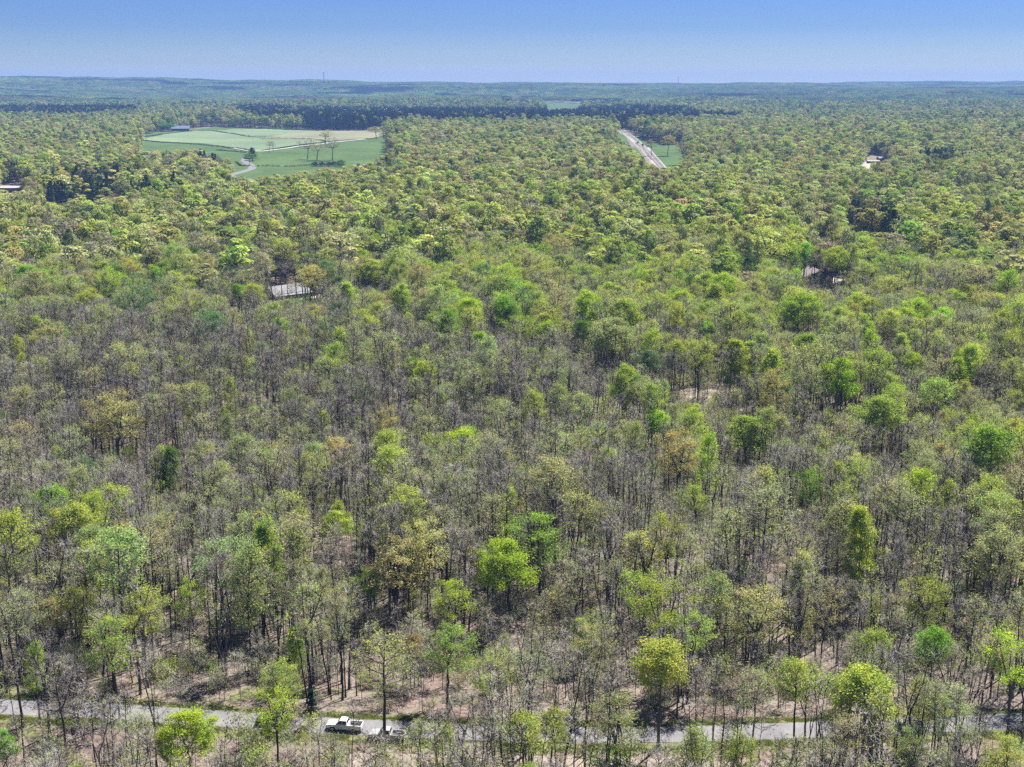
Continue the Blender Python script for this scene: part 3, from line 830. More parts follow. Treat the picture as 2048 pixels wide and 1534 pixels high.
# ------------------------------------------------------------------ near trees: hand placed ones first (u, top, base, crown width px, colour, density, label)
HERO = [
 (1020, 1068, 1262, 118, 'lime', 'full', 'broad lime-yellow tree glowing in the middle of the hollow edge'),
 (1082, 1016, 1215, 135, 'green', 'medium', 'wide fresh-green tree just behind the broad lime-yellow tree'),
 (343, 884, 1030, 40, 'deep', 'full', 'narrow deep-green leafy tree standing alone among bare grey trees'),
 (770, 1263, 1516, 112, 'ygreen', 'sparse', 'tall pale yellow-green tree with straight stem beside the silver pickup'),
 (385, 1420, 1580, 108, 'lime', 'full', 'low bushy lime tree on the near verge, left of the parked vehicles'),
 (558, 1368, 1580, 72, 'lime', 'medium', 'lime-leafed tree standing in front of the dark parked pickup'),
 (240, 1222, 1440, 98, 'ygreen', 'medium', 'yellow-topped slender tree rising over the lane at its left end'),
 (672, 1020, 1112, 66, 'ygreen', 'full', 'small round olive-green tree above the brown crowns'),
 (743, 1134, 1255, 50, 'green', 'medium', 'slim pointed green tree among grey-brown crowns'),
 (912, 1150, 1300, 92, 'lime', 'medium', 'ragged lime tree left below the broad lime-yellow tree'),
 (1490, 828, 965, 92, 'green', 'full', 'brightest green round tree in the right half of the woods'),
 (1310, 818, 935, 40, 'lime', 'full', 'narrow bright-green tree left of the brightest round one'),
 (1392, 963, 1090, 78, 'green', 'medium', 'bushy green tree below a tan crown in the hollow'),
 (1612, 928, 1062, 62, 'green', 'medium', 'slim fresh-green tree right of the bushy green one'),
 (1682, 708, 870, 80, 'lime', 'full', 'rounded lime tree standing over dark bare trees on the slope'),
 (1167, 638, 735, 36, 'deep', 'full', 'small dark-green cone-shaped tree in the middle of the bare wood'),
 (893, 1243, 1425, 112, 'green', 'medium', 'shaded mid-green tree behind the lane above the grass bank'),
 (1316, 1273, 1500, 92, 'ygreen', 'full', 'golden-green full tree beyond the lane right of the middle'),
 (1226, 628, 770, 92, 'sage', 'full', 'pale silvery tree with wide crown on the middle slope'),
 (1840, 1138, 1300, 104, 'ygreen', 'medium', 'pale green domed tree on the right slope over brown trunks'),
 (1590, 580, 700, 90, 'lime', 'full', 'lime tree below the brown house yard'),
 (2012, 1268, 1500, 95, 'lime', 'medium', 'leafy green tree at the right end of the lane'),
 (1710, 998, 1225, 54, 'ygreen', 'full', 'tall narrow yellow tree on the right slope'),
 (1585, 1308, 1530, 76, 'ygreen', 'medium', 'yellow-green tree with bare lower stem right of the golden one'),
 (1492, 484, 580, 24, 'deep', 'full', 'dark narrow evergreen-looking tree near the brown house'),
 (240, 770, 975, 116, 'tan', 'medium', 'wide straw-coloured crown in the grey wood on the left'),
 (562, 1308, 1460, 76, 'ygreen', 'medium', 'pale yellow-green tree on the litter slope behind the dark pickup'),
 (18, 1452, 1560, 60, 'green', 'full', 'bright green young tree at the left bottom corner'),
 (1236, 1378, 1580, 112, 'sage', 'medium', 'pale sage tree spreading across the lane, middle of the near verge'),
 (1112, 1408, 1560, 62, 'ygreen', 'medium', 'short yellow-green tree on the near verge left of the sage one'),
 (160, 1168, 1345, 84, 'ygreen', 'medium', 'olive-yellow tree behind the left end of the lane'),
 (380, 1150, 1310, 66, 'ygreen', 'medium', 'upright yellow-green tree behind the pink litter slope'),
 (1352, 848, 1030, 92, 'tan', 'medium', 'tan domed crown above the hollow'),
 (1640, 1143, 1340, 84, 'tan', 'sparse', 'pale tan feathery crown on the right slope'),
 (1500, 1158, 1360, 140, 'tan', 'medium', 'broad tan-brown crown beyond the lane, right of the middle'),
 (2008, 1462, 1640, 100, 'ygreen', 'medium', 'pale leafy tree at the right bottom corner'),
 (1760, 788, 970, 66, 'ygreen', 'full', 'yellow-lime tree on the upper right slope'),
 (810, 562, 650, 46, 'ygreen', 'full', 'small olive-green tree right of the grey-roofed house'),
 (790, 1068, 1260, 130, 'tan', 'medium', 'broad straw-yellow crown left of the broad lime-yellow tree'),
 (1150, 1100, 1290, 110, 'sage', 'sparse', 'feathery grey-green crown right of the broad lime-yellow tree'),
 (100, 1255, 1470, 80, 'bare', 'bare', 'grey bare tree with many fine twigs over the lane, left end'),
 (135, 1290, 1545, 120, 'bare', 'bare', 'wide bare grey tree on the near verge at left'),
 (1970, 1040, 1250, 120, 'sage', 'medium', 'pale sage crown high on the right edge of the wood'),
 (1815, 1440, 1600, 80, 'sage', 'medium', 'pale sage bush-like tree on the near verge at right'),
 (1470, 1460, 1610, 70, 'ygreen', 'medium', 'yellow-green low tree under the lane right of the middle'),
 (740, 515, 600, 60, 'ygreen', 'full', 'olive-gold round tree above and right of the grey-roofed house'),
 (480, 565, 640, 26, 'green', 'full', 'small green tree left of the grey-roofed house'),
 (620, 525, 620, 70, 'tan', 'medium', 'straw-coloured round crown behind the grey-roofed house'),
 (705, 1380, 1600, 30, 'bare', 'bare', 'thin bare tree between the white pickup and the silver pickup'),
 (566, 515, 626, 22, 'bare', 'pole', 'bare pole-like tree crossing the middle of the grey house roof'),
 (577, 522, 622, 20, 'bare', 'pole', 'thin bare tree crossing the grey house roof right of its middle'),
 (548, 530, 628, 22, 'sage', 'pole', 'thin budding tree before the left end of the grey house roof'),
 (596, 508, 630, 30, 'bare', 'bare', 'bare tree standing before the right end of the grey-roofed house'),
 (1618, 500, 590, 24, 'bare', 'pole', 'thin bare tree before the gable of the brown house'),
 (1640, 498, 594, 24, 'bare', 'pole', 'second thin bare tree before the brown house gable'),
 (625, 1378, 1450, 30, 'pine', 'pine', 'small dark cedar on the bank behind the parked vehicles'),
]
taken = []          # x, y, radius of every hand placed tree
NEAR = []           # dicts of individual trees
def make_near(x, y, z, H, w, k, dens, proto=None, label=None):
    c_ = BYKEY[dens]
    if proto is None:
        ar = w / H
        c_ = sorted(c_, key=lambda i: abs(PROTO[i]['w'] / PROTO[i]['H'] - ar) + rng.uniform(0, 0.12))
        proto = c_[0]
    p = PROTO[proto]
    return dict(x=x, y=y, z=z, H=H, w=w, k=k, dens=dens, p=proto, sz=H / p['H'], sx=w / p['w'], label=label, tint=tint_of(k, 0.08))
for (u, vt, vb, wp, k, dens, lab) in HERO:
    x, y, z = at(u, vb)
    d_ = ray(u, vt); t = y / d_[1]; H = CAMZ + d_[2] * t - z
    _, _, dp = project(x, y, z + H * 0.7)
    w = wp * float(dp) / F
    NEAR.append(make_near(x, y, z, max(3, H), w, k, dens, BYKEY['sparse'][0] if 'silver pickup' in lab and dens == 'sparse' else None, label=lab)); taken.append((x, y, max(1.6, w * 0.33)))
tk = np.array(taken)

x, y = jitter(128, 1000, 4.7, 0.42, 12)
z = height(x, y)
keep = rng.random(len(x)) < 0.86
keep &= rng.random(len(x)) > 0.85 * sstep(560, 900, np.hypot(x, y))
keep &= rng.random(len(x)) > 0.10 + 0.26 * (sstep(205, 260, np.hypot(x, y)) - sstep(520, 700, np.hypot(x, y))) + 0.38 * sstep(330, 780, np.hypot(x, y))
keep &= ~(np.min(np.hypot(x[:, None] - tk[None, :, 0], y[:, None] - tk[None, :, 1]) - tk[None, :, 2], axis=1) < 1.2)
# the ground below the lane is more open, its trees slimmer
dl = y - lane_y(x)
keep &= ~((dl < 14) & (rng.random(len(x)) < 0.18))
x, y, z = x[keep], y[keep], z[keep]
H = 21.5 + rng.normal(0, 2.8, len(x)) + (vnoise(x / 35, y / 35, 91) - 0.5) * 5
small = rng.random(len(x)) < 0.22
H = np.where(small, H * rng.uniform(0.45, 0.8, len(x)), H)
H = np.where((y - lane_y(x)) < 8, H * rng.uniform(0.6, 1.0, len(x)), H)
wd_ = H * rng.uniform(0.18, 0.36, len(x)); wd_ *= np.where(np.hypot(x, y) > 480, 1.35, 1.0)
bl = blocked(x, y, z, H, wd_)
x, y, z, H, wd_ = x[~bl], y[~bl], z[~bl], H[~bl], wd_[~bl]
kinds = choose(x, y, z, H)
wd_ = wd_ * np.array([0.90 if k == 'bare' else 1.30 for k in kinds]) * np.where(np.hypot(x, y) < 520, 0.86, 1.0)
pin = np.zeros(len(x), bool)
for poly in SMALL_PINES: pin |= inside(x, y, poly)
kinds = ['spruce' if p_ and rng.random() < .85 else k for k, p_ in zip(kinds, pin)]
FILL = [make_near(float(x[i]), float(y[i]), float(z[i]), float(H[i]), float(wd_[i]), kinds[i], pick_density(kinds[i])) for i in range(len(x))]

# nothing may stand in front of the crown of a hand placed tree
ax_, ay_, az_, aH_, aw_ = (np.array([t[k] for t in FILL]) for k in ('x', 'y', 'z', 'H', 'w'))
hide = np.zeros(len(FILL), bool)
def hides(x, y, z, H, w):
    r_ = np.zeros(len(x), bool)
    for t in NEAR:
        u0, v1, dp0 = project(t['x'], t['y'], t['z'] + t['H']); _, v0, _ = project(t['x'], t['y'], t['z'])
        hw_ = F * t['w'] / 2 / float(dp0) * 0.85; vlo = v1 + (v0 - v1) * 0.62
        u_, vt_, dp_ = project(x, y, z + H); _, vm_, _ = project(x, y, z + H * 0.45)
        half = F * w / 2 / dp_
        r_ |= (y < t['y']) & (u_ + half > u0 - hw_) & (u_ - half < u0 + hw_) & (vt_ < vlo) & (vm_ > v1)
    return r_
hide = hides(ax_, ay_, az_, aH_, aw_)
FILL = [t for t, h_ in zip(FILL, hide) if not h_]
# which of them show largest: those become things of their own
N_THINGS = 285
def shown_area(t):
    u, v0, dp = project(t['x'], t['y'], t['z']); _, v1, _ = project(t['x'], t['y'], t['z'] + t['H'])
    half = F * t['w'] / 2 / float(dp)
    a, b = max(0, u - half), min(2048, u + half); c_, d_ = max(0, float(v1)), min(1534, float(v0))
    return max(0, b - a) * max(0, d_ - c_)
for t in FILL: t['a'] = shown_area(t)
FILL.sort(key=lambda t: -t['a'])
near_fill = [t for t in FILL[:N_THINGS - len(NEAR)] if t['a'] > 0]
rest = FILL[len(near_fill):]

COLW = dict(bare='bare grey', sage='pale sage', tan='straw-tan', rust='rusty-brown', ygreen='yellow-green', lime='lime', green='fresh-green', blue='blue-green', deep='deep-green', spruce='dark pine', pine='dark pine')
ORD = ['first', 'second', 'third', 'fourth', 'fifth', 'sixth', 'seventh', 'eighth', 'ninth', 'tenth', 'eleventh', 'twelfth', 'thirteenth', 'fourteenth', 'fifteenth', 'sixteenth', 'seventeenth', 'eighteenth', 'nineteenth', 'twentieth']
LANDMARKS = []      # (u, v, x, y, short name)
SHORT = ['broad lime-yellow tree', 'wide fresh-green tree', 'narrow deep-green tree', 'silver pickup tree', 'low bushy lime tree', 'dark pickup lime tree', 'slender yellow-topped tree',
 'round olive tree', 'slim pointed green tree', 'ragged lime tree', 'brightest green tree', 'narrow bright-green tree', 'bushy green tree', 'slim fresh-green tree', 'rounded lime tree', 'dark-green cone-shaped tree',
 'shaded mid-green tree', 'golden-green full tree', 'pale silvery tree', 'pale green domed tree', 'lime tree below the yard', 'green tree ending the lane', 'tall narrow yellow tree', 'bare-stemmed golden tree']
for hsh, t in zip(SHORT, NEAR): LANDMARKS.append((t['x'], t['y'], 'the ' + hsh))
for nm_, (u_, v_) in (('the silver pickup', (775, 1478)), ('the white pickup', (690, 1459)), ('the person', (518, 1452)), ('the pink litter slope', (460, 1385)), ('the bare clearing', (1415, 782)), ('the grey-roofed house', (573, 595)),
     ('the left lane end', (40, 1416)), ('the right lane end', (1990, 1444)), ('the dark brushwood heap', (1345, 1450)), ('the wide brushwood heap', (1830, 1420)), ('the leaning dead trunk', (950, 1088)), ('the little white hut', (411, 1108))):
    LANDMARKS.append((*at(u_, v_)[:2], nm_))
LMA = np.array([(a, b) for a, b, _ in LANDMARKS])
def size_word(t): return 'tall' if t['H'] > 20 else 'middling' if t['H'] > 14 else 'small'
def shape_word(t): return 'slim' if t['w'] / t['H'] < 0.27 else 'spreading'
groups = {}
for t in near_fill:
    k = int(np.argmin(np.hypot((LMA[:, 0] - t['x']) * 1.0, (LMA[:, 1] - t['y']) * 0.8)))
    dx, dy = t['x'] - LMA[k, 0], t['y'] - LMA[k, 1]
    rel = ('right of' if dx > 0 else 'left of') if abs(dx) > abs(dy) else ('behind' if dy > 0 else 'in front of')
    groups.setdefault((size_word(t), shape_word(t), COLW[t['k']], rel + ' ' + LANDMARKS[k][2]), []).append(t)
for (a, s_, b, c_), ts in groups.items():
    ts.sort(key=lambda t: project(t['x'], t['y'], t['z'] + t['H'])[0])
    for i, t in enumerate(ts):
        t['label'] = f'{a} {s_} {b} tree {c_}' + ('' if len(ts) == 1 else f', {ORD[min(i, 19)]} from left')
def plant(t, name='tree', group='trees in the wood behind and below the lane', cat='tree'):
    p = PROTO[t['p']]
    e = empty(name, (t['x'], t['y'], t['z'] - 0.1), rng.uniform(0, 6.28))
    e.scale = (t['sx'], t['sx'], t['sz'])
    tag(e, t['label'], cat, group)
    for nm in ('trunk', 'crown'):
        o = link(bpy.data.objects.new(nm, p[nm]), e)
        o['tint'] = [float(v) for v in t['tint']]
    return e
for t in NEAR + near_fill:
    plant(t, 'pine_tree' if t['k'] in ('pine', 'spruce') else 'bare_tree' if t['k'] == 'bare' else 'broadleaf_tree')

def as_arrays(ts):
    P = np.array([(t['x'], t['y'], t['z'] - 0.1) for t in ts]); S = np.array([(t['sx'], t['sx'], t['sz']) for t in ts])
    return P, np.array([t['p'] for t in ts]), S, np.stack([np.zeros(len(ts)), np.zeros(len(ts)), rng.uniform(0, 6.28, len(ts))], -1), np.array([t['tint'] for t in ts])
px_, py_ = jitter(128, 780, 3.5, 0.42, 8); pz_ = height(px_, py_)
k_ = (rng.random(len(px_)) < 0.97 - 0.35 * sstep(500, 780, np.hypot(px_, py_))) & (np.abs(py_ - lane_y(px_)) > 6) & (rng.random(len(px_)) < 0.35 + 1.1 * vnoise(px_ / 25, py_ / 25, 93))
px_, py_, pz_ = px_[k_], py_[k_], pz_[k_]
ph_ = rng.uniform(11, 23, len(px_)); b_ = blocked(px_, py_, pz_, ph_, px_ * 0 + 1.6)
b_ |= hides(px_, py_, pz_, ph_, px_ * 0 + 2.0)
for xx, yy, zz, hh in zip(px_[~b_], py_[~b_], pz_[~b_], ph_[~b_]):
    q_ = BYKEY['pole'][int(rng.integers(4))]; s_ = hh / 18
    rest.append(dict(x=float(xx), y=float(yy), z=float(zz), p=q_, sx=s_ * rng.uniform(.8, 1.3), sz=s_, tint=tint_of(['sage', 'bare', 'ygreen'][int(rng.integers(3))], .12)))
W = [as_arrays(rest)]
# ---- the wood from 560 m out, in the far models
x1, y1 = jitter(560, 2300, 9.2, 0.42, 20); k_ = rng.random(len(x1)) < np.where(np.hypot(x1, y1) > 1000, 0.95, sstep(540, 900, np.hypot(x1, y1))); x1, y1 = x1[k_], y1[k_]; x2, y2 = jitter(2300, 5000, 12.0, 0.42, 20)
x, y = np.concatenate([x1, x2]), np.concatenate([y1, y2]); z = height(x, y)
H = rng.normal(24, 4.6, len(x)).clip(11, 34); wf = rng.normal(14.4, 4.0, len(x)).clip(7, 24)
pz = in_pines(x, y); sz_ = np.zeros(len(x), bool)
for poly in SMALL_PINES: sz_ |= inside(x, y, poly)
pz = (pz & (rng.random(len(x)) < .9)) | (sz_ & (rng.random(len(x)) < .72)); sz_ = sz_ & pz
wf = np.where(pz, rng.uniform(6.0, 8.0, len(x)), wf)
bl = blocked(x, y, z, H, wf, 0.8)
x, y, z, H, wf, pz, sz_ = (a[~bl] for a in (x, y, z, H, wf, pz, sz_))
kd = choose(x, y, z, H)
kd = ['spruce' if q_ else 'pine' if p_ else k for k, p_, q_ in zip(kd, pz, sz_)]
FW = [9, 10.5, 8, 11, 9, 9.5, 6, 5.2]; FH = [20] * 6 + [22] * 2
fi = np.array([int(rng.integers(6, 8)) if k in ('pine', 'spruce') else int(rng.integers(4, 6)) if k == 'bare' or (k in ('sage', 'tan') and rng.random() < .35) else int(rng.integers(0, 4)) for k in kd])
S = np.stack([wf / np.array(FW)[fi], wf / np.array(FW)[fi], H / np.array(FH)[fi]], -1)
tn = np.array([tint_of(k, 0.30 if k in ('pine', 'spruce') else 0.17) for k in kd])
tn = np.where(np.isin(np.array(kd), ['pine', 'spruce'])[:, None], tn, tn * 0.70 + 0.30 * tn.mean(1, keepdims=True) * np.array([[1.22, 1.10, 0.62]]))
scatter('woodland', *[np.concatenate([w]) for w in W[0]], protos_near, 'spring woods reaching back from the lane, part leafless')
scatter('distant_wood', np.stack([x, y, z - 0.2], -1), fi, S, np.stack([x * 0, x * 0, rng.uniform(0, 6.28, len(x))], -1), tn, protos_far, 'spring woods round the fields and the highway')
# infill pines: stands are dense
xs, ys = [], []
for poly in PINES[:3] + SMALL_PINES[:2] + SMALL_PINES[3:]:
    A = np.array(poly); x0, y0 = A.min(0); xm, ym = A.max(0)
    n_ = int((xm - x0) * (ym - y0) / (70 if ym > 2500 else 150))
    px_, py_ = rng.uniform(x0, xm, n_), rng.uniform(y0, ym, n_); k = inside(px_, py_, poly); xs.append(px_[k]); ys.append(py_[k])
px_, py_ = np.concatenate(xs), np.concatenate(ys); pzz = height(px_, py_)
bl = blocked(px_, py_, pzz, np.full(len(px_), 23.0), np.full(len(px_), 6.0), 0.8) | ((py_ > 2500) & ~in_pines(px_, py_)) | (rng.random(len(px_)) < .1); px_, py_, pzz = px_[~bl], py_[~bl], pzz[~bl]
sc_ = rng.uniform(0.8, 1.35, len(px_))
scatter('pine_wood', np.stack([px_, py_, pzz - .2], -1), rng.integers(6, 8, len(px_)), np.stack([sc_ * 1.15, sc_ * 1.15, sc_], -1), np.stack([px_ * 0, px_ * 0, rng.uniform(0, 6.28, len(px_))], -1), np.array([tint_of('pine' if b_ > 2500 else 'spruce', .35) for b_ in py_]), protos_far, 'dark pine plantation behind the fields')
# ---- far hills
x1, y1 = jitter(5000, 9300, 42, 0.42, 60); x2, y2 = jitter(9300, 13200, 56, 0.42, 60)
x, y = np.concatenate([x1, x2]), np.concatenate([y1, y2]); z = height(x, y)
op = np.zeros(len(x), bool)
for poly in GROUND_OPEN: op |= inside(x, y, poly)
x, y, z = x[~op], y[~op], z[~op]
s_ = np.where(np.hypot(x, y) > 9300, 1.35, 1.0)
kd = choose(x, y, z, np.full(len(x), 20.0))
dk = (vnoise(x / 330, y / 200, 55) > 0.72)
tn = np.array([tint_of('pine' if d_ else k, .14) * (0.5 + 0.45 * f_) for k, d_, f_ in zip(kd, dk, vnoise(x / 420, y / 300, 57))])  # patchy dimming puts the shade and haze of the hill folds into the tint
scatter('hill_woods', np.stack([x, y, z - .3], -1), rng.integers(0, 3, len(x)), np.stack([s_, s_, np.ones(len(x))], -1), np.stack([x * 0, x * 0, rng.uniform(0, 6.28, len(x))], -1), tn, protos_block, 'wooded hills out to the skyline')
# ---- undergrowth
x, y = jitter(150, 700, 2.9, 0.42, 6); z = height(x, y)
dl = y - lane_y(x)
k = (np.abs(dl) > 4.8) & (rng.random(len(x)) < np.where(np.hypot(x, y) > 400, 0.6, 0.78)) & ~((dl < 0) & (dl > -9) & (rng.random(len(x)) < 0.75))
x, y, z = x[k], y[k], z[k]
Hh = rng.uniform(0.7, 1.25, len(x)); li = rng.choice(5, len(x), p=[.28, .2, .2, .22, .10])
bl = blocked(x, y, z, np.full(len(x), 3.0), np.full(len(x), 2.0), 1.0, ('litter', 'clearing')); x, y, z, Hh, li = (a[~bl] for a in (x, y, z, Hh, li))
kk = [rng.choice(['bare', 'sage', 'ygreen', 'green', 'tan'], p=[.38, .27, .2, .07, .08]) for _ in x]
scatter('undergrowth', np.stack([x, y, z - .05], -1), li, np.stack([Hh * rng.uniform(.8, 1.3, len(x)), Hh, Hh], -1), np.stack([x * 0, x * 0, rng.uniform(0, 6.28, len(x))], -1), np.array([tint_of(k_, .15) for k_ in kk]), protos_low, 'saplings and brush under the trees')

# ------------------------------------------------------------------ vehicles
GLASS = plain('dark_car_glass', (0.02, 0.024, 0.028), 0.08, 0, 0.05)
TYRE = plain('tyre_rubber', (0.018, 0.018, 0.018), 0.85)
RIM = plain('alloy_rim', (0.42, 0.42, 0.43), 0.35, 0.6)
BLACKP = plain('black_plastic', (0.022, 0.022, 0.024), 0.55)
CHROME = plain('chrome', (0.6, 0.6, 0.62), 0.22, 0.9)
LAMP = plain('lamp_glass', (0.72, 0.72, 0.7), 0.15)
REDL = plain('tail_lamp_red', (0.35, 0.015, 0.012), 0.25)
WHITEP = plain('white_paint', (0.72, 0.73, 0.73), 0.32, 0, 0.03)
SILVER = plain('silver_paint', (0.42, 0.425, 0.43), 0.30, 0.25, 0.04)
DARKGR = plain('dark_green_paint', (0.018, 0.032, 0.028), 0.28, 0.0, 0.1)
DARKP = plain('charcoal_paint', (0.025, 0.027, 0.03), 0.3)
def arch(cx, r, z0, n=8):       # points over a wheel from rear to front
    return [(cx + r * math.cos(math.pi - math.pi * i / n), z0 + r * math.sin(math.pi * i / n)) for i in range(n + 1)]
def wheels(root, xs, half, r):
    for x_ in xs:
        for s in (-1, 1):
            b = MB(); b.cyl((x_, s * half, r), r, 'y', 0.25, 18); w = b.build('wheel', TYRE, root, 0.03)
            b = MB(); b.cyl((x_, s * (half + 0.10), r), r * 0.62, 'y', 0.08, 14); b.build('rim', RIM, w)
def pickup(name, label, paint, loc, rz, group=None, scale=1.0):
    e = tag(empty(name, loc, rz), label, 'pickup truck' if 'truck' not in name else 'pickup', group)
    e.scale = (scale,) * 3
    fr = [(-0.62, 0.48)] + [(1.28, 0.42)] + arch(1.86, 0.50, 0.42) + [(2.42, 0.5), (2.86, 0.55), (2.93, 0.78), (2.88, 1.08), (2.2, 1.17), (1.34, 1.24), (-0.62, 1.24)]
    b = MB(); b.prism_x(fr, -0.98, 0.98); b.build('body', paint, e, 0.03)
    b = MB()
    for s in (-1, 1):
        y0, y1 = (0.86, 0.98) if s > 0 else (-0.98, -0.86)
        b.prism_x([(-2.88, 0.55)] + [(-2.3, 0.5)] + arch(-1.76, 0.50, 0.42) + [(-0.66, 0.48), (-0.66, 1.24), (-2.88, 1.26)], y0, y1)
    b.box(-2.88, -0.66, -0.86, 0.86, 0.62, 0.72); b.box(-0.76, -0.66, -0.86, 0.86, 0.72, 1.22)
    bed = b.build('bed', paint, e, 0.015)
    b = MB(); b.box(-2.80, -0.78, -0.83, 0.83, 0.722, 0.735); b.build('bed_liner', BLACKP, bed)
    b = MB(); b.box(-2.95, -2.884, -0.85, 0.85, 0.66, 1.25); tg = b.build('tailgate', paint, e, 0.015)
    b = MB(); b.box(-2.965, -2.952, -0.12, 0.12, 1.08, 1.14); b.build('handle', BLACKP, tg)
    bq = [(-0.62, -0.95, 1.243), (1.36, -0.95, 1.243), (1.36, 0.95, 1.243), (-0.62, 0.95, 1.243)]
    tq = [(-0.48, -0.74, 1.9), (0.66, -0.74, 1.9), (0.66, 0.74, 1.9), (-0.48, 0.74, 1.9)]
    b = MB(); b.hexa(bq, tq); cab = b.build('cab', paint, e, 0.05)
    L = lambda p, q, t: tuple(a + (c - a) * t for a, c in zip(p, q))
    def pane(p0, p1, q1, q0, a0, a1, h0, h1, nrm):     # a window inside the quad p0 p1 q1 q0
        lo0, lo1 = L(p0, q0, h0), L(p1, q1, h0); hi0, hi1 = L(p0, q0, h1), L(p1, q1, h1)
        f_ = [L(lo0, lo1, a0), L(lo0, lo1, a1), L(hi0, hi1, a1), L(hi0, hi1, a0)]
        o1 = [tuple(c + n_ * 0.012 for c, n_ in zip(p, nrm)) for p in f_]; o0 = [tuple(c - n_ * 0.02 for c, n_ in zip(p, nrm)) for p in f_]
        b = MB(); b.hexa(o0, o1); b.build('window', GLASS, e)
    for s, (i, j) in ((-1, (0, 1)), (1, (3, 2))):
        pane(bq[i], bq[j], tq[j], tq[i], 0.06, 0.44, 0.12, 0.86, (0, s, 0.3)); pane(bq[i], bq[j], tq[j], tq[i], 0.50, 0.92, 0.12, 0.86, (0, s, 0.3))
    pane(bq[1], bq[2], tq[2], tq[1], 0.06, 0.94, 0.10, 0.90, (0.7, 0, 0.7)); pane(bq[3], bq[0], tq[0], tq[3], 0.1, 0.9, 0.25, 0.88, (-1, 0, 0.2))
    b = MB(); b.box(2.90, 3.04, -0.96, 0.96, 0.48, 0.70); b.build('bumper', CHROME, e, 0.03)
    b = MB(); b.box(-3.08, -2.92, -0.94, 0.94, 0.46, 0.62); b.build('bumper', CHROME, e, 0.02)
    b = MB(); b.box(2.90, 2.945, -0.58, 0.58, 0.74, 1.02); b.build('grille', BLACKP, e)
    for s in (-1, 1):
        b = MB(); b.box(2.84, 2.95, s * 0.79 - 0.17, s * 0.79 + 0.17, 0.80, 1.02); b.build('headlight', LAMP, e, 0.02)
        b = MB(); b.box(-2.92, -2.86, s * 0.925 - 0.065, s * 0.925 + 0.065, 0.78, 1.18); b.build('taillight', REDL, e)
        b = MB(); b.box(0.98, 1.10, s * 1.08 - 0.10, s * 1.08 + 0.10, 1.22, 1.42); b.build('mirror', BLACKP, e, 0.02)
    wheels(e, (1.86, -1.76), 0.86, 0.39)
    return e
def car(name, label, paint, loc, rz, group=None, cat='car', tall=0.0, scale=1.0):
    e = tag(empty(name, loc, rz), label, cat, group); e.scale = (scale,) * 3
    pr = [(-2.2, 0.45), (-1.9, 0.4)] + arch(-1.38, 0.4, 0.36) + [(-0.9, 0.32), (0.9, 0.32)] + arch(1.38, 0.4, 0.36) + [(1.9, 0.4), (2.25, 0.45), (2.28, 0.7), (2.0, 0.86), (1.1, 0.95), (-2.1, 1.0 + tall * .3), (-2.25, 0.8)]
    b = MB(); b.prism_x(pr, -0.9, 0.9); b.build('body', paint, e, 0.04)
    b = MB(); b.hexa([(-1.9 - tall * .2, -0.82, 0.97), (1.15, -0.82, 0.94), (1.15, 0.82, 0.94), (-1.9 - tall * .2, 0.82, 0.97)], [(-1.2 - tall * .6, -0.62, 1.44 + tall * .3), (0.35, -0.62, 1.44 + tall * .3), (0.35, 0.62, 1.44 + tall * .3), (-1.2 - tall * .6, 0.62, 1.44 + tall * .3)]); b.build('window', GLASS, e, 0.03)
    b = MB(); b.box(-1.2 - tall * .6, 0.35, -0.64, 0.64, 1.43 + tall * .3, 1.50 + tall * .3); b.build('roof', paint, e, 0.03)
    for s in (-1, 1):
        b = MB(); b.box(2.18, 2.30, s * 0.66 - 0.16, s * 0.66 + 0.16, 0.62, 0.76); b.build('headlight', LAMP, e, 0.02)
        b = MB(); b.box(-2.28, -2.18, s * 0.7 - 0.14, s * 0.7 + 0.14, 0.68, 0.86); b.build('taillight', REDL, e)
    wheels(e, (1.38, -1.38), 0.76, 0.33)
    return e
def box_truck(name, label, paint, box, loc, rz, group=None):
    e = tag(empty(name, loc, rz), label, 'truck', group)
    b = MB(); b.prism_x([(1.9, 0.55), (3.9, 0.55), (3.95, 1.4), (3.75, 1.7), (3.35, 2.6), (1.9, 2.7)], -1.1, 1.1); b.build('cab', paint, e, 0.06)
    b = MB(); b.box(-4.2, 1.75, -1.25, 1.25, 1.0, 3.6); b.build('cargo_box', box, e, 0.04)
    b = MB(); b.box(-4.2, 3.6, -0.5, 0.5, 0.6, 0.95); b.build('chassis', BLACKP, e)
    b = MB(); b.hexa([(3.80, -0.95, 1.72), (3.84, -0.95, 1.72), (3.84, 0.95, 1.72), (3.80, 0.95, 1.72)], [(3.44, -0.9, 2.45), (3.48, -0.9, 2.45), (3.48, 0.9, 2.45), (3.44, 0.9, 2.45)]); b.build('windscreen', GLASS, e)
    wheels(e, (2.9, -2.6), 1.05, 0.5)
    return e
def lane_heading(x):
    return math.atan2(float(lane_y(x + 2) - lane_y(x - 2)), 4.0)
x, y, z = at(775, 1478)
pickup('pickup_truck', 'silver crew-cab pickup with empty dark bed parked on the grass verge', SILVER, (x, y, 0.03), math.pi + lane_heading(x) - 0.03, 'vehicles parked along the lane')
x, y, z = at(690, 1459)
pickup('pickup_truck', 'white pickup parked at the lane edge between the silver and dark ones', WHITEP, (x, y, 0.05), math.pi + lane_heading(x) - 0.05, 'vehicles parked along the lane')
x, y, z = at(549, 1449)
pickup('pickup_truck', 'dark green pickup parked on the lane, half hidden behind a lime-leafed tree', DARKGR, (x, y, 0.05), math.pi + lane_heading(x) - 0.05, 'vehicles parked along the lane')

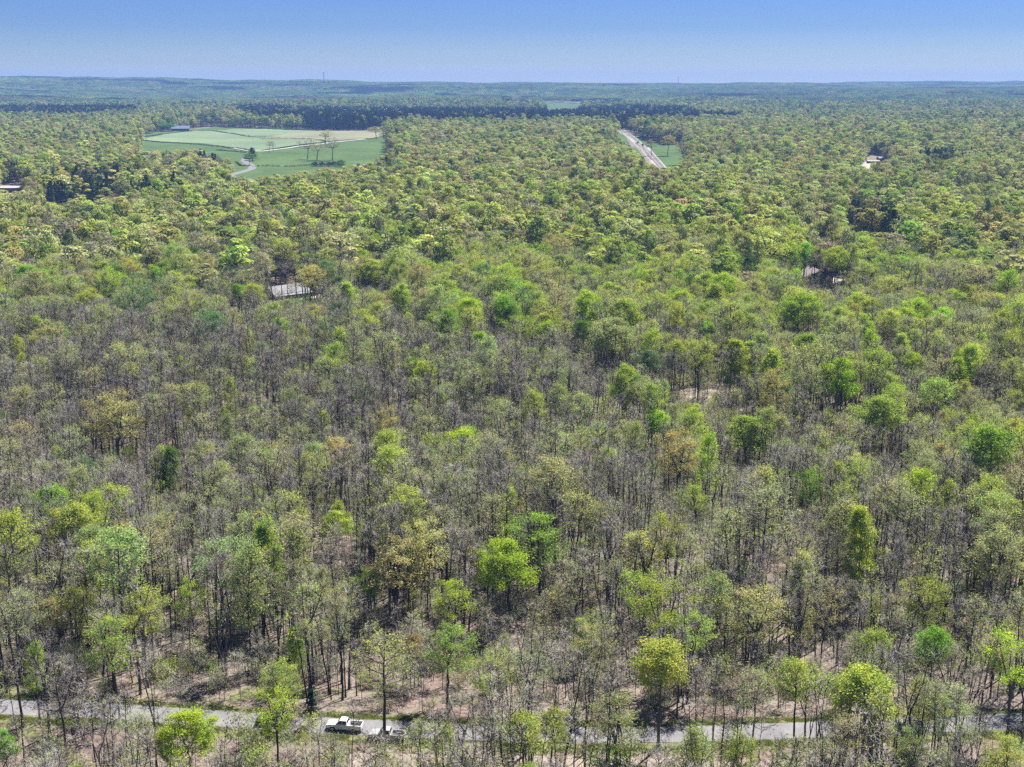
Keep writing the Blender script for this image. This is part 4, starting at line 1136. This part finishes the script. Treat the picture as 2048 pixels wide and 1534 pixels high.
# person standing by the dark pickup
def person(loc, rz, label):
    e = tag(empty('person', loc, rz), label, 'person')
    pts = [(0, 0, .95), (0, 0, 1.12), (0, .0, 1.32), (0, 0, 1.45), (0, .01, 1.54), (0, .03, 1.64), (0, .03, 1.74),
           (.19, 0, 1.40), (.26, -.02, 1.12), (.24, .10, .90), (.23, .14, .82), (-.19, 0, 1.40), (-.25, -.03, 1.12), (-.27, .04, .88), (-.27, .06, .79),
           (.10, 0, .90), (.11, .02, .48), (.12, -.02, .09), (.13, .14, .04), (-.10, 0, .90), (-.12, .0, .48), (-.14, -.03, .09), (-.15, .13, .04)]
    ed = [(0, 1), (1, 2), (2, 3), (3, 4), (4, 5), (5, 6), (3, 7), (7, 8), (8, 9), (9, 10), (3, 11), (11, 12), (12, 13), (13, 14), (0, 15), (15, 16), (16, 17), (17, 18), (0, 19), (19, 20), (20, 21), (21, 22)]
    rd = [.15, .15, .17, .12, .06, .095, .085, .08, .055, .045, .04, .08, .055, .045, .04, .10, .07, .05, .045, .10, .07, .05, .045]
    me = bpy.data.meshes.new('body'); me.from_pydata(pts, ed, [])
    o = bpy.data.objects.new('body', me); COL.objects.link(o)
    sk = o.modifiers.new('skin', 'SKIN')
    for v, r_ in zip(me.skin_vertices[0].data, rd): v.radius = (r_, r_ * .85)
    me.skin_vertices[0].data[0].use_root = True
    o.modifiers.new('sub', 'SUBSURF').render_levels = 1
    dg = C.evaluated_depsgraph_get(); nm = bpy.data.meshes.new_from_object(o.evaluated_get(dg))
    bpy.data.objects.remove(o)
    for c_ in (plain('skin', (0.45, 0.27, 0.2), 0.6), plain('dark_jacket', (0.02, 0.021, 0.025), 0.9), plain('dark_trousers', (0.03, 0.033, 0.045), 0.9), plain('boot_leather', (0.03, 0.02, 0.015), 0.7)): nm.materials.append(c_)
    for p in nm.polygons:
        z_ = p.center.z; arm = abs(p.center.x) > .2
        p.material_index = 3 if z_ < .12 else 0 if z_ > 1.5 or (arm and z_ < .88) else 2 if z_ < .96 and not arm else 1
    nm.shade_smooth(); nm.name = 'body'
    link(bpy.data.objects.new('body', nm), e)
    b = MB(); b.cyl((0, .02, 1.78), .108, 'z', .12, 14, .06); cp_ = b.build('cap', plain('pale_cap', (0.5, 0.48, 0.44), .8), e, 0.015)
    b = MB(); b.box(-.08, .08, .10, .23, 1.715, 1.735); b.build('cap_brim', MATS['pale_cap'], cp_)
    b = MB(); b.box(-.085, .085, -.085, .0, 1.58, 1.74, .02); b.build('hair', plain('brown_hair', (0.05, 0.03, 0.02), .7), e, 0.03)
x, y, z = at(518, 1452)
person((x, y, 0.05), 2.6, 'person in dark clothes and pale cap standing beside the dark green pickup')

# vehicles out on the highway
hx, hy = np.array(HW)[:, 0], np.array(HW)[:, 1]; oo = np.argsort(hy)
def hw_spot(v, side):
    tgt = at(1280, v); yy = tgt[1]; xx = float(np.interp(yy, hy[oo], hx[oo])); dx = float(np.interp(yy + 20, hy[oo], hx[oo])) - xx
    a = math.atan2(20, dx)
    return (xx + side * math.sin(a), yy - side * math.cos(a), float(height(xx, yy)) + 0.66), a
p, a = hw_spot(314, -1.6); car('white_car', 'white car driving on the grey highway nearest the camera', WHITEP, p, a + math.pi, 'vehicles on the highway', scale=1.15)
p, a = hw_spot(293, 2.2); box_truck('dark_truck', 'dark truck on the right-hand lane of the grey highway', DARKP, DARKP, p, a, 'vehicles on the highway')
p, a = hw_spot(288, -1.9); car('dark_car', 'small dark car on the highway between the two trucks', DARKP, p, a + math.pi, 'vehicles on the highway', scale=1.1)
p, a = hw_spot(285.5, 1.8); box_truck('white_truck', 'white box truck on the highway beyond the dark truck', WHITEP, WHITEP, p, a, 'vehicles on the highway')

# ------------------------------------------------------------------ buildings
ROOFG = plain('grey_metal_roof', (0.23, 0.233, 0.245), 0.9, 0, 0.22, 0.6, 0.08)
ROOFW = plain('white_metal_roof', (0.34, 0.34, 0.34), 0.9, 0, 0.1, 0.6, 0.1)
ROOFD = plain('dark_shingle_roof', (0.06, 0.055, 0.058), 0.85)
ROOFB = plain('blue_grey_roof', (0.10, 0.13, 0.2), 0.6)
ROOFT = plain('orange_tan_roof', (0.5, 0.33, 0.2), 0.7)
WALLW = plain('white_siding', (0.68, 0.67, 0.64), 0.7)
WALLB = plain('brown_board', (0.30, 0.21, 0.17), 0.8, 0, 0.2)
WALLD = plain('dark_board', (0.09, 0.08, 0.075), 0.8)
TRIM = plain('dark_trim', (0.04, 0.035, 0.032), 0.7)
PANE = plain('window_pane', (0.03, 0.035, 0.045), 0.1)
def house(name, label, cat, loc, rz, L, Wd, hw, rise, wall, roof, over=0.5, porch=None, chimney=True, openings=True, ribs=0, group=None):
    """gabled building, ridge along local x, front facing local -y"""
    e = tag(empty(name, loc, rz), label, cat, group)
    b = MB(); b.hexa([(-L / 2, -Wd / 2, -1.2), (-L / 2, Wd / 2, -1.2), (-L / 2, Wd / 2, hw), (-L / 2, 0, hw + rise), (-L / 2, -Wd / 2, hw)],
                     [(L / 2, -Wd / 2, -1.2), (L / 2, Wd / 2, -1.2), (L / 2, Wd / 2, hw), (L / 2, 0, hw + rise), (L / 2, -Wd / 2, hw)])
    b.build('wall', wall, e)
    sl_ = rise / (Wd / 2)
    b = MB()
    for s in (-1, 1):
        y1 = s * (Wd / 2 + over); z1 = hw - over * sl_
        f_ = [(-L / 2 - over, 0.002 * s, hw + rise + 0.06), (-L / 2 - over, y1, z1 + 0.06), (L / 2 + over, y1, z1 + 0.06), (L / 2 + over, 0.002 * s, hw + rise + 0.06)]
        b.hexa(f_, [(p[0], p[1], p[2] + 0.14) for p in f_])
    rf = b.build('roof', roof, e)
    for i in range(ribs):
        xx = -L / 2 + L * (i + .5) / ribs; b = MB()
        for s in (-1, 1):
            f_ = [(xx - .04, s * .15, hw + rise + 0.2 - .15 * sl_), (xx + .04, s * .15, hw + rise + 0.2 - .15 * sl_), (xx + .04, s * (Wd / 2 + over), hw - over * sl_ + .2), (xx - .04, s * (Wd / 2 + over), hw - over * sl_ + .2)]
            b.hexa(f_, [(p[0], p[1], p[2] + .06) for p in f_])
        b.build('seam', roof, rf)
    b = MB()
    for xx in (-L / 2 - over - .06, L / 2 + over + .0):
        for s in (-1, 1):
            f_ = [(xx, 0, hw + rise - 0.12), (xx + .06, 0, hw + rise - 0.12), (xx + .06, s * (Wd / 2 + over), hw - over * sl_ - .12), (xx, s * (Wd / 2 + over), hw - over * sl_ - .12)]
            b.hexa(f_, [(p[0], p[1], p[2] + .26) for p in f_])
    b.build('bargeboard', TRIM, e)
    if chimney:
        b = MB(); b.box(L * .22 - .4, L * .22 + .4, .5, 1.3, hw + rise * .6, hw + rise + .8); b.build('chimney', WALLB, rf)
    if openings:
        k = max(2, int(L / 4))
        for i in range(k):
            xx = -L / 2 + L * (i + .5) / k
            if i == k // 2:
                b = MB(); b.box(xx - .5, xx + .5, -Wd / 2 - .04, -Wd / 2 + .03, 0.05, 2.15); b.build('door', TRIM, e); continue
            b = MB(); b.box(xx - .65, xx + .65, -Wd / 2 - .05, -Wd / 2 + .03, .9, 2.2); w = b.build('window', WALLW, e)
            b = MB(); b.box(xx - .55, xx + .55, -Wd / 2 - .065, -Wd / 2 - .052, 1.0, 2.1); b.build('pane', PANE, w)
        for s in (-1, 1):
            b = MB(); b.box(s * (L / 2 + .01) - .04, s * (L / 2 + .01) + .04, -.7, .7, 1.0, 2.2); w = b.build('window', WALLW, e)
            b = MB(); b.box(s * (L / 2 + .06) - .01, s * (L / 2 + .06) + .01, -.58, .58, 1.1, 2.1); b.build('pane', PANE, w)
    if porch:
        d_, z0 = porch
        f_ = [(-L / 2 - over, -Wd / 2 - .05, z0 + .45), (L / 2 + over, -Wd / 2 - .05, z0 + .45), (L / 2 + over, -Wd / 2 - d_, z0), (-L / 2 - over, -Wd / 2 - d_, z0)]
        b = MB(); b.hexa(f_, [(p[0], p[1], p[2] + .12) for p in f_]); b.build('porch_roof', roof, e)
        for i in range(5):
            xx = -L / 2 + L * i / 4; b = MB(); b.box(xx - .08, xx + .08, -Wd / 2 - d_ + .1, -Wd / 2 - d_ + .26, -1.0, z0 + .02); b.build('porch_post', TRIM, e)
    return e
def on(u, v, dz=0.15):
    x, y, z = at(u, v); return (x, y, z + dz)
house('grey_roofed_house', 'long low house with pale grey metal roof in a clearing of the left woods', 'house', on(573, 594), rad(43), 20, 10, 2.9, 2.9, WALLD, ROOFG, 0.7, porch=(2.6, 2.0), ribs=9)
house('brown_house', 'brown gabled house showing its gable end among bare trees on the right', 'house', on(1628, 566), rad(96), 17, 14, 4.2, 3.4, WALLB, plain('weathered_roof', (0.20, 0.18, 0.18), 0.9, 0, 0.2, 0.6, 0.1), 0.7)
house('white_shed', 'small low white-roofed shed in the trees left of the grey-roofed house', 'shed', on(405, 607), rad(4), 11, 5, 2.2, 0.9, WALLD, ROOFW, 0.4, chimney=False, openings=False)
house('white_lean_to', 'white-roofed lean-to beside the left end of the grey-roofed house', 'shed', on(520, 594), rad(10), 8, 4, 2.3, 0.8, WALLD, ROOFW, 0.3, chimney=False, openings=False)
house('barn', 'blue-grey barn standing at the top edge of the wheat field', 'barn', on(362, 262), rad(6), 34, 16, 5, 5, plain('blue_grey_board', (0.10, 0.10, 0.14), .8), ROOFB, 0.8, chimney=False)
house('farm_shed', 'long open shed with bright white roof at the left edge', 'shed', on(24, 385), rad(4), 29, 9, 4.6, 1.4, WALLD, ROOFW, 0.6, chimney=False, openings=False)
house('white_house', 'white-walled house with dark blue roof at the right corner of the pasture', 'house', on(786, 323), rad(28), 17, 9, 4.5, 4, WALLW, ROOFB)
house('white_house', 'white-roofed house showing above the crowns below the pasture', 'house', on(720, 342), rad(-12), 16, 9, 4, 3, WALLW, ROOFG)
house('long_white_shed', 'long white-roofed shed in the woods right of the pasture', 'shed', on(916, 342), rad(3), 18, 8, 4.5, 1.5, WALLW, ROOFW, chimney=False)
house('white_shed', 'tiny white roof high in the woods below the pine plantation', 'shed', on(916, 278), rad(12), 16, 9, 6, 2.0, WALLW, ROOFW, chimney=False, openings=False)
house('white_house', 'white-gabled house deep in the yellow-green woods right of the middle', 'house', on(1280, 496), rad(80), 12, 11, 4.5, 3.2, WALLW, ROOFW)
house('white_trailer', 'white-roofed trailer home at the bend of the gravel drive', 'trailer', on(1746, 327), rad(2), 15, 6, 3.0, 0.9, WALLD, ROOFW, 0.4, chimney=False)
house('grey_shed', 'pale blue-grey roofed shed right of the trailer home', 'shed', on(1764, 322), rad(10), 12, 8, 3.6, 1.6, WALLD, ROOFG, 0.4, chimney=False)
house('white_house', 'white house half hidden right of the dark spruces', 'house', on(1832, 480), rad(40), 11, 8, 3.5, 2.4, WALLW, ROOFW)
house('far_barn', 'orange-and-white building shining on the far hills', 'building', on(504, 199), rad(8), 42, 22, 10, 6, WALLW, ROOFT, chimney=False)
house('far_house', 'pale house left of the orange-and-white building on the far hills', 'house', on(366, 196), rad(-8), 30, 18, 10, 6, WALLW, ROOFW, chimney=False)
house('far_house', 'smallest pale house farthest left on the far hills', 'house', on(328, 192), rad(18), 24, 16, 10, 5, WALLW, ROOFW, chimney=False)
# cars and pale clutter in the yards
car('parked_car', 'white car parked in front of the brown house', WHITEP, on(1621, 571), 0.1, 'cars parked at the houses')
car('parked_car', 'white car on the bright gravel right of the brown house', WHITEP, on(1645, 566), 0.25, 'cars parked at the houses', tall=.6)
pickup('parked_pickup', 'white pickup at the far end of the brown house yard', WHITEP, on(1687, 568), 0.2, 'cars parked at the houses')
car('parked_car', 'dark car on the driveway at the right end of the grey-roofed house', DARKP, on(613, 592), 0.3, 'cars parked at the houses')
car('parked_car', 'white car behind the dark one by the grey-roofed house', WHITEP, on(620, 588), 0.3, 'cars parked at the houses')
house('white_shed', 'little white-roofed hut among brown crowns of the left woods', 'shed', on(411, 1108, 0.1), rad(35), 2.6, 2.0, 1.7, 0.5, WALLW, ROOFW, 0.15, chimney=False, openings=False)

# ------------------------------------------------------------------ masts on the skyline
MAST = plain('galvanised_steel', (0.12, 0.12, 0.13), 0.6)
def mast(label, u, v, h, w):
    x, y, z = at(u, v); e = tag(empty('radio_mast', (x, y, z)), label, 'radio mast')
    for k in range(3):
        a = k * 2.094; p0 = (w * math.cos(a), w * math.sin(a)); p1 = (w * .6 * math.cos(a), w * .6 * math.sin(a)); r = w * .22
        b = MB(); b.hexa([(p0[0] - r, p0[1] - r, -3), (p0[0] + r, p0[1] - r, -3), (p0[0] + r, p0[1] + r, -3), (p0[0] - r, p0[1] + r, -3)], [(p1[0] - r, p1[1] - r, h), (p1[0] + r, p1[1] - r, h), (p1[0] + r, p1[1] + r, h), (p1[0] - r, p1[1] + r, h)]); b.build('leg', MAST, e)
    b = MB()
    for i in range(10):
        zz = h * (i + 1) / 11; ww = w * (1 - .4 * zz / h)
        pts = [(ww * math.cos(k * 2.094), ww * math.sin(k * 2.094)) for k in range(3)]
        for k in range(3):
            (ax, ay), (bx, by) = pts[k], pts[(k + 1) % 3]
            b.hexa([(ax, ay, zz), (bx, by, zz + h / 14), (bx, by, zz + h / 14 + .5), (ax, ay, zz + .5)], [(ax + .2, ay + .2, zz), (bx + .2, by + .2, zz + h / 14), (bx + .2, by + .2, zz + h / 14 + .5), (ax + .2, ay + .2, zz + .5)])
    b.build('lattice', MAST, e)
    b = MB(); b.box(-w * 1.3, w * 1.3, -w * 1.3, w * 1.3, h - 5, h - 1); b.build('antenna', MAST, e)
def sky_spot(u, D):
    q = (u - 1024) / (F * cp + 603 * sp); yy = D / math.hypot(1, q); xx = q * yy
    return xx, yy
def mast_at(label, u, D, vtop, w):
    xx, yy = sky_spot(u, D); z = float(height(xx, yy)); dep = yy * cp
    d_ = ray(u, vtop); t = yy / d_[1]; h = CAMZ + d_[2] * t - z
    x, y = d_[0] * t, yy
    e0 = len(bpy.data.objects)
    global at
    keep_ = at
    at = lambda *_: (x, y, float(height(x, y)))
    mast(label, 0, 0, h, w); at = keep_
    return h
mast_at('tall dark radio mast on the skyline, left of the middle', 647, 9000, 145, 3.4)
mast_at('thin faint radio mast on the skyline, right of the middle', 1357, 9000, 153, 2.0)

# ------------------------------------------------------------------ hedgerows and trees in the fields
def hedge(px, h, w, tint, label, per=7):
    P = np.array([at(*p)[:2] for p in px]); sg = np.hypot(*np.diff(P, axis=0).T); s = np.concatenate([[0], np.cumsum(sg)])
    n_ = int(s[-1] * per); g = np.random.default_rng(int(s[-1] * 10))
    t = g.uniform(0, s[-1], n_); x = np.interp(t, s, P[:, 0]); y = np.interp(t, s, P[:, 1]); hh = h * (0.6 + 0.8 * vnoise(t / 6, t * 0, 5))
    x = x + g.normal(0, w / 3, n_); y = y + g.normal(0, w / 3, n_); z = height(x, y) + hh * g.uniform(0.02, 1, n_) + .2
    nn = g.normal(0, 1, (n_, 3)); nn[:, 2] += .6; nn /= np.linalg.norm(nn, axis=1)[:, None]
    v, q = leaf_quads(np.stack([x, y, z], -1), nn, 0.6 * g.uniform(.6, 1.3, n_), g)
    o = link(bpy.data.objects.new('hedgerow', quads_mesh('hedgerow', v, q, [LEAF]))); o['tint'] = [float(c_) for c_ in tint]
    tag(o, label, 'hedgerow', 'hedgerows between the fields')
dkh = (0.045, 0.07, 0.03)
hedge([(284, 281), (330, 286), (385, 289), (440, 294), (475, 298), (505, 304)], 1.8, 2.5, dkh, 'long dark hedgerow along the near edge of the wheat field')
hedge([(282, 275), (320, 270), (350, 266), (385, 263)], 1.6, 2.2, dkh, 'dark hedgerow below the barn')
hedge([(398, 262), (425, 262), (455, 267), (490, 273), (508, 275), (560, 276)], 1.8, 2.4, dkh, 'curving hedgerow across the middle of the wheat field')
hedge([(518, 279), (580, 278), (640, 281), (652, 284)], 1.4, 2.2, dkh, 'thin hedgerow along the stubble field')
hedge([(522, 303), (570, 296), (620, 289), (650, 285)], 1.6, 2.2, dkh, 'hedgerow on the upper side of the farm track')
hedge([(432, 301), (470, 304), (492, 306)], 1.6, 2.4, dkh, 'short hedgerow left of the county road')
hedge([(508, 334), (530, 333), (558, 334)], 1.8, 2.5, dkh, 'low clipped hedge right of the county road bend')
hedge([(568, 334), (600, 333), (625, 331)], 1.8, 2.5, dkh, 'low dark hedge leading to the round bushes')
hedge([(472, 325), (478, 330), (484, 333)], 1.6, 2.0, dkh, 'tiny hedge inside the county road bend')
FARM = [  # u, top, base, width px, colour, density, label
 (505, 295, 322, 20, 'pine', 'pine', 'dark rounded evergreen at the end of the farm track'),
 (499, 305, 331, 24, 'deep', 'full', 'mid-green round tree below the dark evergreen by the road'),
 (538, 279, 304, 18, 'bare', 'bare', 'small bare tree left on the farm track'),
 (547, 281, 304, 14, 'bare', 'bare', 'smaller bare tree right beside the other on the farm track'),
 (600, 280, 296, 14, 'bare', 'bare', 'tiny bare tree on the middle of the farm track'),
 (615, 276, 319, 30, 'bare', 'bare', 'bare pale-stemmed tree leftmost in the pasture clump'),
 (634, 283, 321, 34, 'tan', 'sparse', 'tan budding tree in the middle of the pasture'),
 (665, 271, 321, 30, 'bare', 'sparse', 'tallest thin-crowned tree right in the pasture'),
 (651, 262, 290, 26, 'tan', 'medium', 'tan crowned tree behind the tallest pasture tree'),
 (753, 252, 278, 30, 'tan', 'medium', 'round brownish tree at the right end of the stubble field'),
 (768, 250, 276, 24, 'tan', 'sparse', 'brown budding tree right of the round brownish one'),
 (338, 246, 263, 26, 'deep', 'full', 'dark green round tree left of the barn'),
 (632, 323, 333, 16, 'pine', 'full', 'leftmost dark round bush below the pasture clump'),
 (645, 323, 333, 14, 'pine', 'full', 'second dark round bush below the pasture clump'),
 (657, 323, 333, 14, 'pine', 'full', 'third dark round bush below the pasture clump'),
 (668, 322, 333, 13, 'pine', 'full', 'fourth dark round bush below the pasture clump'),
 (680, 318, 334, 20, 'deep', 'medium', 'grey-green bush at the right end of the bush row'),
 (1303, 276, 312, 22, 'bare', 'sparse', 'thin tall tree standing alone in the roadside meadow'),
 (1366, 282, 330, 34, 'tan', 'sparse', 'feathery tan tree at the right side of the roadside meadow'),
 (1390, 286, 336, 34, 'tan', 'sparse', 'second feathery tan tree right of the roadside meadow'),
 (1335, 268, 312, 30, 'tan', 'medium', 'brown crowned tree at the top of the roadside meadow'),
]
for (u, vt, vb, wp, k, dens, lab) in FARM:
    x, y, z = at(u, vb); d_ = ray(u, vt); t = y / d_[1]; H = CAMZ + d_[2] * t - z
    _, _, dp = project(x, y, z + H * .7)
    t_ = make_near(x, y, z + .1, max(3, H), wp * float(dp) / F, k, dens, label=lab)
    if 'bush' in lab: t_['p'] = BYKEY['full'][1]; t_['sz'] = H / 12; t_['sx'] = t_['w'] / 9; t_['z'] -= t_['sz'] * 8
    if dens in ('bare', 'sparse'): t_['p'] = BYKEY[dens][3]; t_['sx'] = t_['w'] * 1.2 / 9
    if k == 'pine' and dens == 'pine' : t_['p'] = BYKEY['pine'][1]; t_['sx'] *= 1.2
    plant(t_, 'bush' if 'bush' in lab else 'tree', 'trees standing in the fields', 'bush' if 'bush' in lab else 'tree')

# ------------------------------------------------------------------ fallen and dead wood
DEADW = plain('bleached_wood', (0.46, 0.42, 0.37), 0.8, 0, 0.2); DEADD = plain('old_log', (0.17, 0.145, 0.125), 0.9, 0, 0.25)
def log(u0, v0, u1, v1, r, lift0, lift1, mat, label):
    a = np.array(at(u0, v0)); b_ = np.array(at(u1, v1)) if lift1 == 0 else None
    if b_ is None:
        d_ = ray(u1, v1); t = a[1] / d_[1]; b_ = np.array([d_[0] * t, a[1] + 1.0, CAMZ + d_[2] * t])
    n_ = 7; s = np.linspace(0, 1, n_); P = a + (b_ - a) * s[:, None]; P[:, 2] += r * .7 + lift0
    if lift1 == 0: P[:, 2] = height(P[:, 0], P[:, 1]) + r * .7
    v, q = tubes_to_quads([(P, np.linspace(r, r * .45, n_), 8), (np.array([P[4], P[4] + [.5, .2, .9]]), np.array([r * .4, r * .15]), 4), (np.array([P[3], P[3] + [-.5, -.3, .7]]), np.array([r * .4, r * .15]), 4)])
    o = link(bpy.data.objects.new('fallen_log', quads_mesh('fallen_log', v, q, [mat], smooth=True)))
    tag(o, label, 'log', 'dead wood in the forest')
log(946, 1088, 964, 1050, 0.16, 0, 1, DEADW, 'pale dead trunk leaning in the dark hollow')
log(1165, 938, 1205, 930, 0.30, 0, 0, DEADW, 'bleached fallen log on the slope in the middle wood')
log(1120, 905, 1142, 912, 0.28, 0, 0, DEADW, 'short bleached log left of the other one')
log(1745, 1408, 1800, 1398, 0.22, 0, 0, DEADD, 'dull brown log lying behind the right end of the lane')
log(905, 1030, 930, 1026, 0.25, 0, 0, DEADW, 'pale log lying at the foot of the hollow')
log(1270, 800, 1320, 812, 0.35, 0, 0, DEADW, 'pale cut log below the bare clearing')
log(1300, 806, 1345, 803, 0.35, 0, 0, DEADD, 'brown log across the heap below the bare clearing')
log(480, 1350, 560, 1331, 0.14, 0, 0, DEADD, 'thin dark log on the pink litter slope')
# dark brush heaps
def brush_heap(u, v, w, h, label):
    x, y, z = at(u, v); g = np.random.default_rng(int(u))
    tb = []
    for k in range(110):
        a = g.uniform(0, 6.28); r = w / 2 * math.sqrt(g.random()); c = np.array([x + r * math.cos(a), y + r * .8 * math.sin(a), z + h * (1 - (2 * r / w) ** 2) * g.random()])
        d_ = g.normal(size=3); d_[2] *= .45; d_ /= np.linalg.norm(d_); l_ = g.uniform(.8, 2.0)
        tb.append((np.array([c - d_ * l_ / 2, c + g.normal(0, .1, 3), c + d_ * l_ / 2]), np.array([.045, .04, .015]), 4))
    vv, q = tubes_to_quads(tb)
    o = link(bpy.data.objects.new('brush_heap', quads_mesh('brush_heap', vv, q, [BARK]))); tag(o, label, 'brush heap', 'heaps of brushwood by the lane')
brush_heap(1345, 1450, 6.5, 2.2, 'dark heap of brushwood behind the lane, right of the middle')
brush_heap(870, 1446, 6.0, 1.8, 'tangled brushwood heap behind the lane, right of the silver pickup')
brush_heap(1830, 1420, 8.0, 2.4, 'wide dark brushwood heap behind the lane near its right end')
brush_heap(760, 1524, 5.0, 1.2, 'low brushwood heap on the near side, below the silver pickup')

# grass tufts on the verges
protos_grass = bpy.data.collections.new('grass_models')
for i in range(3):
    g = np.random.default_rng(300 + i); n_ = 26
    c_ = np.stack([g.normal(0, .22, n_), g.normal(0, .22, n_), np.full(n_, .06)], -1); nn = g.normal(0, 1, (n_, 3)); nn[:, 2] *= .4; nn /= np.linalg.norm(nn, axis=1)[:, None]
    v, q = leaf_quads(c_, nn, .085 * g.uniform(.6, 1.4, n_), g)
    protos_grass.objects.link(bpy.data.objects.new('grass_model_%d' % i, quads_mesh('grass_model_%d' % i, v, q, [LEAF])))
n_ = 9000; x = rng.uniform(-90, 95, n_); off = np.where(rng.random(n_) < .62, -2.9 - np.abs(rng.normal(0, 1.5, n_)), 2.9 + np.abs(rng.normal(0, 1.0, n_)))
y = lane_y(x) + off; k = vnoise(x / 3.5, y / 2.5, 61) > .30; x, y = x[k], y[k]; n_ = len(x)
s_ = rng.uniform(.6, 1.4, n_); tg_ = np.array([(0.15, 0.19, 0.06), (0.20, 0.21, 0.09), (0.30, 0.26, 0.16), (0.12, 0.18, 0.05)])[rng.choice(4, n_, p=[.4, .25, .12, .23])] * rng.uniform(.8, 1.2, (n_, 1))
scatter('grass', np.stack([x, y, height(x, y) + .01], -1), rng.integers(0, 3, n_), np.stack([s_, s_, s_], -1), np.stack([x * 0, x * 0, rng.uniform(0, 6.28, n_)], -1), tg_, protos_grass, 'grass along both edges of the lane')

# ------------------------------------------------------------------ haze
hz = MB(); hz.box(-13600, 13600, -13600, 13600, -45, 192)
m, n, out = newmat('air')
pv = N(n, 'ShaderNodeVolumePrincipled')
pv.inputs['Color'].default_value = (0.25, 0.45, 0.88, 1)
pv.inputs['Density'].default_value = 7.8e-5
pv.inputs['Anisotropy'].default_value = 0.0
n.links.new(pv.outputs[0], out.inputs['Volume'])
o = hz.build('haze', m)
tag(o, kind='stuff')
